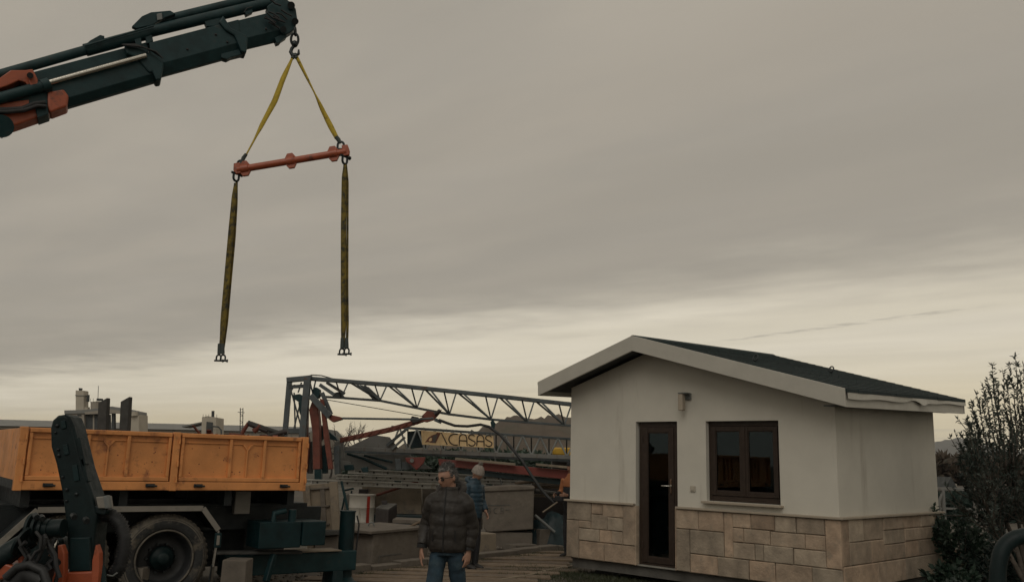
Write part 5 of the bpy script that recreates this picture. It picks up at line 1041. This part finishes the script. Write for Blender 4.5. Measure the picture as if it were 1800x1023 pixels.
for i in range(13):
    th = math.pi*.52*max(i/12, .01)
    for k in range(28):
        ph = 2*math.pi*k/28; g = 1.13 + .018*math.sin(ph*14) + (.04 if i > 9 else 0); vs.append(hc + Rm @ V((math.sin(th)*math.cos(ph)*.080*g, math.sin(th)*math.sin(ph)*.100*g, math.cos(th)*.125*g + .012)))
hatm.add(vs, [(i*28+k, (i+1)*28+k, (i+1)*28+(k+1)%28, i*28+(k+1)%28) for i in range(12) for k in range(28)], True).add(vs[:28], [tuple(range(28))], True); hat = hatm.build('bobble_hat', M['knit'], wom)
prn = random.Random(5); pm = MB(BT); pc = hc + Rm @ V((0, .0, .165))
for k in range(140):
    d = V((prn.gauss(0, 1), prn.gauss(0, 1), prn.gauss(0, 1))).normalized(); pm.tube([pc, pc + d*prn.uniform(.034, .044)], [.006, .004], 4)
pm.build('bobble', M['knit'], hat)
mb = MB(BT); torso(mb, [(.80, (0, 0, 0), .155, .12), (.95, (0, 0, 0), .165, .13), (1.15, (0, 0, 0), .165, .13), (1.27, (0, 0, 0), .17, .12), (1.33, (0, 0, 0), .14, .105), (1.38, (0, -.01, 0), .09, .085), (1.43, (0, -.025, 0), .078, .082)], .012, .07)
for sx in (-1, 1): limb(mb, [(sx*.14, 0, 1.31), (sx*.208, .02, 1.07), (sx*.175, -.11, .915)], [.066, .06, .045], 14, .010, .055)
wrinkle(mb, .010, 5); bj = mb.build('jacket', M['blue_jacket'], wom, mods=RM(.008)); MB(BT).tube([(.10*math.cos(t), .035 + .085*math.sin(t), 1.375 + .04*math.sin(t)) for t in [R(-35) + R(250)*i/14 for i in range(15)]], [.022 + .02*math.sin(math.pi*i/14) for i in range(15)], 10).build('hood', M['blue_jacket'], bj)
mb = MB(BT); torso(mb, [(.76, (0, 0, 0), .14, .105), (.84, (0, 0, 0), .15, .11), (.92, (0, 0, 0), .14, .105)])
for sx in (-1, 1): limb(mb, [(sx*.072, 0, .83), (sx*.08, -.025, .45), (sx*.085, .01, .07)], [.085, .066, .055])
mb.build('trousers', M['black_cloth'], wom, mods=RM(.01))
for sx in (-1, 1): MB(BT).loft([((sx*.085, t, h), X_*a, Z_*b) for t, h, a, b in ((.08, .05, .035, .05), (.02, .055, .045, .055), (-.07, .045, .048, .043), (-.15, .034, .042, .032), (-.18, .026, .024, .02))], 14).build('boot', M['shoe'], wom)

# ---- worker half hidden behind the house corner
q0 = gz(994, 979); WT = Matrix.Translation((q0.x + .10, q0.y, 0)) @ Matrix.Rotation(R(-48), 4, 'Z')
wrk = thing('person', (q0.x + .10, q0.y, 0), 'worker in an orange and black jacket half hidden behind the house corner holding a stick', 'person')
mb = MB(WT); torso(mb, [(.8, (0, 0, 0), .15, .11), (1.25, (0, 0, 0), .17, .11), (1.40, (0, 0, 0), .15, .09), (1.46, (0, 0, 0), .06, .06), (1.54, (0, -.01, 0), .055, .06)])
aw = {-1: [(-.18, 0, 1.40), (-.25, .0, 1.16), (-.16, -.26, 1.10)], 1: [(.18, 0, 1.40), (.25, .02, 1.14), (.13, -.24, 1.12)]}
for sx in (-1, 1): limb(mb, aw[sx], [.05, .042, .03]); hand(mb, V(aw[sx][2]) + V((0, -.01, 0)), (-sx*.4, -1, -.1), (0, -.1, 1), (-sx*1, .4, 0), 1.0, 1.1); limb(mb, [(sx*.085, 0, .87), (sx*.09, -.02, .47), (sx*.095, .01, .09)], [.085, .06, .045])
Rm, hc = head(mb, (0, -.02, 1.62), R(10), R(14)); mb.build('body', M['skin'], wrk, mods=RM(.008)); hm = hair_cap(hc, Rm, 1.0, .05, .05, 9); hm.v = [WT @ v for v in hm.v]; hm.build('hair', M['black_cloth'], wrk)
mb = MB(WT); torso(mb, [(.80, (0, 0, 0), .165, .125), (1.1, (0, 0, 0), .18, .135), (1.26, (0, 0, 0), .186, .13)], .004, .1); jb = mb
jw = mb.build('jacket', M['black_cloth'], wrk, mods=RM(.01))
mb = MB(WT); torso(mb, [(1.265, (0, 0, 0), .188, .132), (1.36, (0, 0, 0), .19, .125), (1.42, (0, 0, 0), .155, .11), (1.46, (0, 0, 0), .10, .095), (1.51, (0, 0, 0), .08, .085)], .003, .1)
for sx in (-1, 1): limb(mb, aw[sx][:2] + [V(aw[sx][1]).lerp(V(aw[sx][2]), .55)], [.072, .064, .055], 14, .006, .07)
mb.build('jacket_yoke', M['orange_cloth'], jw, mods=RM(.01))
for sx in (-1, 1): MB(WT).tube([V(aw[sx][1]).lerp(V(aw[sx][2]), .5), V(aw[sx][2])], [.058, .05], 14).build('cuff', M['black_cloth'], jw)
mb = MB(WT); torso(mb, [(.78, (0, 0, 0), .15, .11), (.86, (0, 0, 0), .16, .118), (.95, (0, 0, 0), .155, .115)])
for sx in (-1, 1): limb(mb, [(sx*.08, 0, .86), (sx*.09, -.025, .47), (sx*.095, .01, .07)], [.092, .074, .064])
mb.build('trousers', M['black_cloth'], wrk, mods=RM(.01))
for sx in (-1, 1): MB(WT).loft([((sx*.095, t, h), X_*a, Z_*b) for t, h, a, b in ((.09, .045, .034, .045), (.03, .05, .044, .05), (-.07, .042, .048, .04), (-.15, .032, .043, .03), (-.18, .026, .025, .02))], 14).build('boot', M['shoe'], wrk)
rb = thing('remote_control', WT @ V((0, -.3, 1.05)), 'black crane remote control box held by the worker in orange', 'remote control')
MB(WT).box((-.13, -.38, 1.01), (.13, -.24, 1.10)).build('control_box', M['black_cloth'], rb, .012)
for x in (-.07, 0, .07): MB(WT).tube([(x, -.31, 1.10), (x, -.31, 1.15)], .009, 6).build('joystick', M['shackle'], rb)
tag(MB().tube([at(954, 900, q0.y - .35), at(980, 882, q0.y - .3)], .014, 8).build('wooden_stick', M['concrete_pale'], None), 'pale wooden stick pointing down left from the worker in orange', 'stick')

# ================================================================== PLANTS
def leaf(mb, p, d, L, W, rn, fold=.15):
    d = V(d).normalized(); s_ = d.cross(V((rn.gauss(0, 1), rn.gauss(0, 1), rn.gauss(0, 1)))).normalized(); n_ = s_.cross(d); p = V(p)
    mb.add([p, p + d*L*.45 + s_*W + n_*fold*W, p + d*L, p + d*L*.45 - s_*W + n_*fold*W], [(0, 1, 2), (0, 2, 3)])
def rdir(rn, d, spread): return (V(d) + V((rn.gauss(0, spread), rn.gauss(0, spread), rn.gauss(0, spread)))).normalized()
ot = gz(1776, 1009); ot = V((at(1800, 900, 12.0).x, 12.0, 0)); orn = random.Random(31)
olive = thing('olive_tree', ot, 'leafy grey green olive tree with upright shoots at the right of the house', 'tree')
tr, cr = MB(), MB(); tips = []
def grow(p, d, L, r, lev):
    pts = [V(p)]; n = 6
    for i in range(n):
        d = (V(d) + V((orn.gauss(0, .09), orn.gauss(0, .09), .05 + orn.gauss(0, .05)))).normalized(); pts.append(pts[-1] + d*L/n)
    tr.tube(pts, [r*(1 - .65*i/n) for i in range(n + 1)], 6 if lev else 9)
    if lev >= 2:
        tips.append((pts, lev)); return
    k = (7, 9)[lev] if lev < 2 else 0
    for i in range(k):
        t = orn.uniform(.25, 1); j = min(int(t*n), n - 1); q = pts[j].lerp(pts[j+1], t*n - j)
        grow(q, rdir(orn, d + V((0, 0, .35)), .42 if lev == 0 else .42), L*orn.uniform(.42, .68), r*.5, lev + 1)
    tips.append((pts[n//2:], lev))
for k in range(6):
    a = k * 1.05 + orn.uniform(-.3, .3); grow(ot + V((math.cos(a)*.03, math.sin(a)*.03, .3)), (math.cos(a)*.42, math.sin(a)*.42, 1.0), orn.uniform(1.1, 1.45), .035, 0)
for x, y_, ln in ((1716, 690, 1.0), (1736, 664, 1.15), (1760, 650, 1.2), (1784, 622, 1.4), (1800, 640, 1.3), (1770, 668, 1.1), (1725, 700, .9), (1750, 690, 1.0), (1704, 745, .8), (1692, 762, .7), (1698, 800, .6), (1815, 610, 1.4), (1690, 835, .5), (1706, 705, .9), (1696, 735, .8), (1688, 780, .7), (1712, 725, .9), (1742, 640, 1.2), (1752, 672, 1.1), (1792, 655, 1.2), (1776, 640, 1.2), (1728, 675, 1.0), (1700, 770, .8), (1684, 800, .6)):      # tall shoots
    tip = at(x, y_, 12.0 + orn.uniform(-.35, .35)); b0 = V((ot.x, ot.y, tip.z - ln)).lerp(V((tip.x, tip.y, tip.z - ln)), .72); pts = [b0.lerp(tip, i/7) + V((orn.gauss(0, .012), orn.gauss(0, .012), 0)) for i in range(8)]
    tr.tube(pts, [.010*(1 - .7*i/7) for i in range(8)], 5); tips.append((pts, 3))
tr.tube([ot, ot + V((.02, 0, .18)), ot + V((0, .02, .42))], [.085, .07, .06], 10); tr.build('trunk', M['bark'], olive)
for pts, lev in tips:
    n = len(pts) - 1; cnt = 170 if lev == 3 else 27 if lev == 2 else 14
    for k in range(cnt):
        t = orn.uniform(.05, 1)*n; j = min(int(t), n - 1); q = pts[j].lerp(pts[j+1], t - j); d = (pts[j+1] - pts[j]).normalized(); leaf(cr, q, rdir(orn, d*.8, .62), orn.uniform(.04, .085), orn.uniform(.007, .012), orn)
cr.build('crown', M['olive_leaf'], olive)
def shrub(x, y_, h, w, m_, lab, name='garden_shrub', n=900, seed=1, ll=.08, lw=.018, up=.3):
    rn = random.Random(seed); o = thing(name, (x, y_, 0), lab, 'shrub', 'shrubs in the garden right of the house'); st, lf = MB(), MB()
    for k in range(14):
        a = rn.uniform(0, 6.28); tip = V((x + math.cos(a)*w*rn.uniform(.3, 1), y_ + math.sin(a)*w*rn.uniform(.3, 1), h*rn.uniform(.55, 1))); b0 = V((x + math.cos(a)*.04, y_ + math.sin(a)*.04, 0)); mid_ = b0.lerp(tip, .5) + V((0, 0, h*.12)); st.tube([b0, mid_, tip], [.010, .007, .003], 5)
        for i in range(n // 14):
            t = rn.uniform(.15, 1); q = b0.lerp(mid_, t*2) if t < .5 else mid_.lerp(tip, t*2 - 1); leaf(lf, q + V((rn.gauss(0, .03), rn.gauss(0, .03), rn.gauss(0, .03))), rdir(rn, (math.cos(a)*.5, math.sin(a)*.5, up), .7), ll*rn.uniform(.7, 1.3), lw*rn.uniform(.7, 1.3), rn)
    st.build('stems', M['bark'], o); lf.build('foliage', M[m_], o)
for i, (px, Y, h, w_, m_, n, lab) in enumerate(((1682, 13.4, 1.25, .42, 'shrub_leaf', 1300, 'dense dark green shrub touching the right rear corner of the house'), (1715, 14.4, 1.2, .5, 'dark_leaf', 1300, 'dark shrub behind the olive tree, left of its trunk'), (1672, 12.1, .55, .4, 'shrub_leaf', 1000, 'low broad-leaved shrub at the foot of the stone side wall'),
        (1706, 11.2, .40, .42, 'olive_leaf', 900, 'low pale shrub in front of the olive tree'), (1745, 12.8, .8, .5, 'dark_leaf', 1200, 'dark rounded shrub under the olive crown'), (1790, 13.4, .9, .6, 'dark_leaf', 1300, 'dark shrub at the right edge under the olive crown'), (1790, 10.6, .35, .4, 'shrub_leaf', 800, 'low shrub seen through the bent pipe hoop'), (1675, 10.4, .28, .35, 'shrub_leaf', 800, 'small shrub at the bottom right beside the stone corner'), (1740, 10.2, .25, .4, 'olive_leaf', 700, 'small pale shrub left of the bent pipe hoop'))):
    c = at(px, 900, Y); shrub(c.x, Y, h, w_, M and m_, lab, n=n, seed=40 + i, ll=.10 if m_ != 'olive_leaf' else .08, lw=.026 if m_ == 'shrub_leaf' else .018)
# timber edging in the garden
for i, (p0, p1, lab) in enumerate((((1676, 978), (1800, 992), 'pale timber edging board nearest the house in the garden'), ((1690, 1000), (1800, 1008), 'lower timber edging board in the garden at bottom right'))):
    a, b = gz(*p0), gz(*p1); tag(MB().beam(a + V((0, 0, .07)), b + V((0, 0, .07)), .06, .14).build('edging_board', M['timber'], None, .006), lab, 'board', 'garden edging boards')
# bent pipe hoop at the lower right
hp_ = [(1752, 1100), (1753, 1023), (1755, 985), (1762, 962), (1776, 948), (1796, 941), (1830, 939), (1880, 939)]
hy = 5.2; hpp = [at(x, y_, hy) for x, y_ in hp_]; hpp = [V((hpp[0].x, hy, 0))] + hpp + [hpp[-1] + V((.12, 0, -.06)), V((hpp[-1].x + .16, hy, .9)), V((hpp[-1].x + .16, hy, 0))]
tag(MB().tube(hpp, .046, 16).build('pipe_hoop', M['arm_black'], None, mods=(('SUBSURF', dict(levels=1, render_levels=1)),)), 'bent dark green steel pipe hoop rail at the lower right corner', 'rail')
# pale railing behind the house
rl = thing('garden_railing', at(1680, 900, 17.5), 'pale metal railing behind the right rear corner of the house', 'railing')
MB().beam(at(1600, 858, 17.5), at(1765, 861, 17.5), .06, .06).build('top_rail', M['light_grey_steel'], rl, .008)
for x in (1657, 1712, 1760): a = at(x, 861, 17.5); MB().beam((a.x, 17.5, 0), (a.x, 17.5, a.z), .06, .06).build('rail_post', M['light_grey_steel'], rl, .008)
MB().tube([at(1656, 868, 17.45), at(1651, 880, 17.45), at(1653, 905, 17.45)], .03, 8).build('rail_brace', M['light_grey_steel'], rl)
MB().beam(at(1600, 892, 17.5), at(1765, 896, 17.5), .04, .04).build('lower_rail', M['light_grey_steel'], rl, .006)
# grass under the house edge and along the planks
gm = MB(); grn = random.Random(77)
for k in range(16000):
    u = grn.uniform(-1.0, 5.4); v = -abs(grn.gauss(0, .55)) + grn.uniform(-.1, .5); p = H(u, v, 0)
    if p.y > 15.4 and p.x < 1.0: continue
    L_ = grn.uniform(.025, .075); d = rdir(grn, (0, 0, 1), .45); s_ = d.cross(V((grn.gauss(0, 1), grn.gauss(0, 1), 0))).normalized()*.005; gm.add([p - s_, p + s_, p + d*L_], [(0, 1, 2)])
for k in range(5000):
    t = grn.random(); p = ka.lerp(kb, t) + kn*grn.gauss(-.12, .10); p.z = 0; L_ = grn.uniform(.02, .07); d = rdir(grn, (0, 0, 1), .5); s_ = d.cross(V((grn.gauss(0, 1), grn.gauss(0, 1), 0))).normalized()*.005; gm.add([p - s_, p + s_, p + d*L_], [(0, 1, 2)])
for k in range(9000):
    p = V((grn.uniform(4.6, 9.5), grn.uniform(9, 17), 0)); L_ = grn.uniform(.03, .12); d = rdir(grn, (0, 0, 1), .45); s_ = d.cross(V((grn.gauss(0, 1), grn.gauss(0, 1), 0))).normalized()*.008; gm.add([p - s_, p + s_, p + d*L_], [(0, 1, 2)])
tag(gm.build('grass', M['grass'], None), 'short rough grass round the house, kerb and garden', 'grass', kind='stuff')

# ================================================================== FAR BACKGROUND
def prism_b(px0, px1, ytop, Y, dep, m_, name, par, zb=0.0):
    a, b = at(px0, ytop[0], Y), at(px1, ytop[1], Y); return MB().hexa([(a.x, Y, zb), (b.x, Y, zb), (b.x, Y + dep, zb), (a.x, Y + dep, zb), (a.x, Y, a.z), (b.x, Y, b.z), (b.x, Y + dep, b.z), (a.x, Y + dep, a.z)]).build(name, M[m_], par)
wh = thing('warehouse', at(270, 815, 150), 'long low pale industrial shed on the horizon behind the orange truck', 'building')
prism_b(-60, 545, (747, 760), 150, 30, 'industrial_wall', 'wall', wh)
a, b = at(-60, 734, 150), at(545, 749, 150); c, d = at(-60, 747, 150), at(545, 760, 150)
MB().hexa([c + V((0, -.6, 0)), d + V((0, -.6, 0)), d + V((0, 30, 0)), c + V((0, 30, 0)), a + V((0, 5, 0)), b + V((0, 5, 0)), b + V((0, 24, 0)), a + V((0, 24, 0))]).build('roof', M['industrial_roof'], wh)
for k in range(26):
    x = -40 + k * 23; p = at(x, 757 + x*.0225, 149.95); MB().box((p.x - .9, 149.9, p.z - .55), (p.x + .9, 149.97, p.z + .35)).build('window', M['dark_glass'], wh) if k % 3 else MB().box((p.x - .06, 149.9, 0), (p.x + .06, 149.97, p.z + .9)).build('downpipe', M['industrial_roof'], wh)
fy = 120; fac = thing('factory', at(180, 815, fy), 'pale batching plant building with a tall silo tower above the truck bed', 'building')
def fb(x0, x1, y0, y1, m_, nm, dep=4, off=0, par=None): return MB().pplate([(x0, y0), (x1, y0 + (x1-x0)*.024), (x1, y1), (x0, y1)], fy + off, dep).build(nm, M[m_], par or fac)
fb(133, 147, 686, 800, 'industrial_pale', 'silo_tower', 1.4, .5); fb(132, 148, 694, 695.5, 'industrial_roof', 'tower_band', 1.6, .4); MB().pplate([(138, 682), (143, 682), (142, 687), (139, 687)], fy + .8, .4).build('tower_vent', M['industrial_dark'], fac)
MB().tube([at(152, 716, fy + 1), at(153, 760, fy + 1)], .42, 14).build('silo', M['industrial_pale'], fac); MB().tube([at(155, 694, fy + 1), at(154.5, 706, fy + 1)], .2, 10).build('stack', M['industrial_dark'], fac); MB().tube([at(168, 706, fy + 1), at(168, 760, fy + 1)], .62, 16).build('silo', M['industrial_wall'], fac)
MB().tube([at(173, 678, fy + 1), at(172, 708, fy + 1)], .04, 6).build('antenna', M['industrial_dark'], fac); fb(160, 166, 706, 716, 'industrial_dark', 'plant_gear', .5, .6); fb(170, 178, 700, 704, 'industrial_dark', 'platform', .6, .6)
for x in (159, 164, 170, 176): MB().tube([at(x, 700, fy + .3), at(x, 707, fy + .3)], .025, 5).build('guard_post', M['industrial_dark'], fac)
MB().pplate([(113, 721), (150, 720), (196, 714), (232, 722), (232, 728), (196, 720), (150, 726), (113, 727)], fy - .2, 5).build('roof', M['industrial_roof'], fac)
fb(114, 148, 725, 800, 'industrial_wall', 'wall', 4); fb(229, 244, 728, 800, 'industrial_pale', 'wall', 3); fb(148, 178, 726, 800, 'industrial_dark', 'shed_opening', 3, .4); MB().pplate([(149, 724), (196, 719), (230, 725), (230, 728), (196, 726), (149, 728)], fy - .25, 1).build('gable_band', M['industrial_wall'], fac)
fb(196, 201, 726, 800, 'industrial_dark', 'column', .5, .2); fb(136, 143, 728, 731, 'industrial_dark', 'vent', .1, -.06); MB().tube([at(236, 724, fy), at(236, 731, fy)], .5, 12).build('tank_top', M['industrial_pale'], fac)
for x in (232, 238, 244): MB().tube([at(x, 722, fy - .1), at(x, 730, fy - .1)], .03, 5).build('guard_post', M['industrial_dark'], fac)
# second plant and mast
f2 = thing('cement_plant', at(370, 815, 110), 'small white plant building with a dark doorway and chimney on the horizon', 'building')
MB().pplate([(355, 733), (365, 731), (380, 734), (379, 800), (353, 800)], 110, 3).build('wall', M['industrial_pale'], f2); MB().pplate([(363, 741), (374, 742), (373, 800), (360, 800)], 109.9, .05).build('doorway', M['industrial_dark'], f2)
MB().tube([at(374.5, 722, 111), at(374, 734, 111)], .18, 10).build('chimney', M['industrial_dark'], f2); MB().tube([at(372, 749, 109.5), at(384, 750, 109.5), at(389, 756, 109.5), at(389, 800, 109.5)], .09, 8).build('duct', M['industrial_dark'], f2)
MB().pplate([(320, 748), (355, 741), (355, 743), (320, 751)], 111, 3).build('shed_roof', M['industrial_roof'], f2)
for x in (357, 362, 367, 381): MB().tube([at(x, 728, 110), at(x, 734, 110)], .025, 5).build('guard_post', M['industrial_dark'], f2)
am = thing('lattice_antenna', at(424, 815, 90), 'thin lattice antenna mast on the horizon above the truck bed', 'mast')
for x in (421.5, 426): MB().tube([at(x + 1, 717, 90), at(x, 800, 90)], .045, 5).build('mast_leg', M['industrial_dark'], am)
for k in range(12): y_ = 720 + k*6; MB().tube([at(421.5, y_, 90), at(426, y_ + (4 if k % 2 else -1), 90)], .025, 5).build('mast_brace', M['industrial_dark'], am)
MB().tube([at(418, 724, 90), at(430, 725, 90)], .03, 5).build('antenna_arm', M['industrial_dark'], am)
# scrap heaped in the truck bed
scn = random.Random(12); labs = ('rusty bent bar sticking up from the truck bed, leftmost', 'dark angle iron lying over the scrap in the truck bed', 'rusty pipe end in the truck bed scrap', 'dark plate edge in the truck bed scrap near the crane portal', 'long dark rail sloping down over the truck bed scrap')
for (p0, p1, r_, m_), lb in zip((((425, 762), (437, 743), .03, 'rust_red'), ((436, 744), (470, 758), .035, 'dark_box'), ((446, 758), (458, 748), .04, 'rust_red'), ((470, 766), (505, 758), .04, 'dark_box'), ((436, 742), (500, 764), .03, 'timber_dark')), labs):
    tag(MB().tube([at(*p0, 12.6), at(*p1, 12.6)], r_, 6).build('scrap_bar', M[m_], None), lb, 'scrap', 'scrap in the truck bed')
mb = MB()
for k in range(90):
    t = scn.random(); p = TT @ V((2.0 + t*1.15, scn.uniform(.3, 1.9), Z1 - .12 + scn.uniform(-.1, .13))); d = V((scn.gauss(0, 1), scn.gauss(0, 1), scn.gauss(0, .3))).normalized(); mb.beam(p, p + d*scn.uniform(.08, .3), scn.uniform(.02, .07), scn.uniform(.01, .04))
for k in range(40):
    p = TT @ V((scn.uniform(.5, 2.9), scn.uniform(.35, 1.9), Z0 + .1)); mb.beam(p, p + V((scn.gauss(0, .1), scn.gauss(0, .1), scn.uniform(.3, .5))), .2, .2)
tag(mb.build('scrap_heap', M['rust_red'], None), 'heap of rusty scrap pieces filling the truck bed', 'scrap', kind='stuff')
# bare trees and hedges
def bare_tree(px, yb, Y, h, lab, seed, spread=.5):
    rn = random.Random(seed); base = at(px, yb, Y); base.z = 0; t = thing('bare_tree', base, lab, 'tree', 'bare trees on the horizon'); mb = MB(); tw = MB()
    def g(p, d, L, r, lev):
        pts = [p]
        for i in range(4): d = (d + V((rn.gauss(0, .16), rn.gauss(0, .16), .06))).normalized(); pts.append(pts[-1] + d*L/4)
        (mb if lev < 2 else tw).tube(pts, [r*(1 - .5*i/4) for i in range(5)], 5, cap=False)
        if lev < 4:
            for k in range(4 if lev < 3 else 3): g(pts[rn.choice((2, 3, 4))], rdir(rn, d, spread), L*rn.uniform(.5, .75), r*.55, lev + 1)
    g(base, V((0, 0, 1)), h*.38, h*.022, 0); mb.build('trunk', M['bare_bark'], t); tw.build('crown', M['bare_bark'], t)
bare_tree(600, 800, 60, 4.7, 'bare branching tree on the horizon left of the folded crane arm', 3, .6); bare_tree(628, 800, 60, 4.9, 'bare branching tree on the horizon just above the rusty folded arm', 6, .6); bare_tree(583, 800, 66, 4.2, 'bare branching tree half behind the red crane leg', 14, .6)
def wood(name, lab, px0, px1, ytop, Y, m_, n, seed, size, dep):
    rn = random.Random(seed); mb = MB()
    for k in range(n):
        x = rn.uniform(px0, px1); yy = Y + rn.uniform(0, dep); top = at(x, ytop, Y).z*(.75 + .25*mnoise.noise(V((x*.08, yy*.05, 0))) + .12*mnoise.noise(V((x*.4, yy*.2, 3)))); z = top*(1 - rn.random()**2.2); p = at(x, ytop, yy); leaf(mb, (p.x, yy, max(.1, z)), rdir(rn, (0, 0, .6), .8), size*rn.uniform(.6, 1.4), size*.3, rn)
    tag(mb.build(name, M[m_], None), lab, 'wood', kind='stuff')
wood('far_wood', 'brownish far wood seen between the house and the olive tree', 1560, 1900, 797, 110, 'brown_leaf', 14000, 3, .9, 25)
wood('scrub', 'low scrub in front of the quarry hill behind the crane', 600, 1060, 788, 62, 'shrub_leaf', 7000, 4, .5, 12); wood('hedge', 'dark hedge beyond the railing right of the house', 1600, 1850, 872, 32, 'dark_leaf', 6000, 5, .35, 4)
far_h = thing('village_house', at(1672, 830, 75), 'small grey far house with dark roof right of the cream house', 'building')
MB().pplate([(1662, 885), (1682, 885), (1682, 850), (1662, 850)], 40, 3).build('wall', M['industrial_wall'], far_h); MB().pplate([(1659, 862), (1672, 838), (1685, 862)], 39.8, 3.4).build('roof', M['industrial_dark'], far_h); MB().pplate([(1668, 872), (1673, 872), (1673, 878), (1668, 878)], 39.75, .05).build('window', M['dark_glass'], far_h)

# ================================================================== AIR
hm_ = bpy.data.materials.new('haze'); hm_.use_nodes = True; hn = hm_.node_tree.nodes; hn.clear()
ho = hn.new('ShaderNodeOutputMaterial'); hv = hn.new('ShaderNodeVolumePrincipled'); hv.inputs['Color'].default_value = (.97, .985, 1, 1); hv.inputs['Density'].default_value = .0001; hv.inputs['Anisotropy'].default_value = .2
hm_.node_tree.links.new(hv.outputs[0], ho.inputs['Volume'])
hz_ = MB().box((-4500, -600, -3), (4500, 4500, 160)).build('haze', hm_, None); tag(hz_, 'thin pale haze lying over the far country', 'haze', kind='stuff')
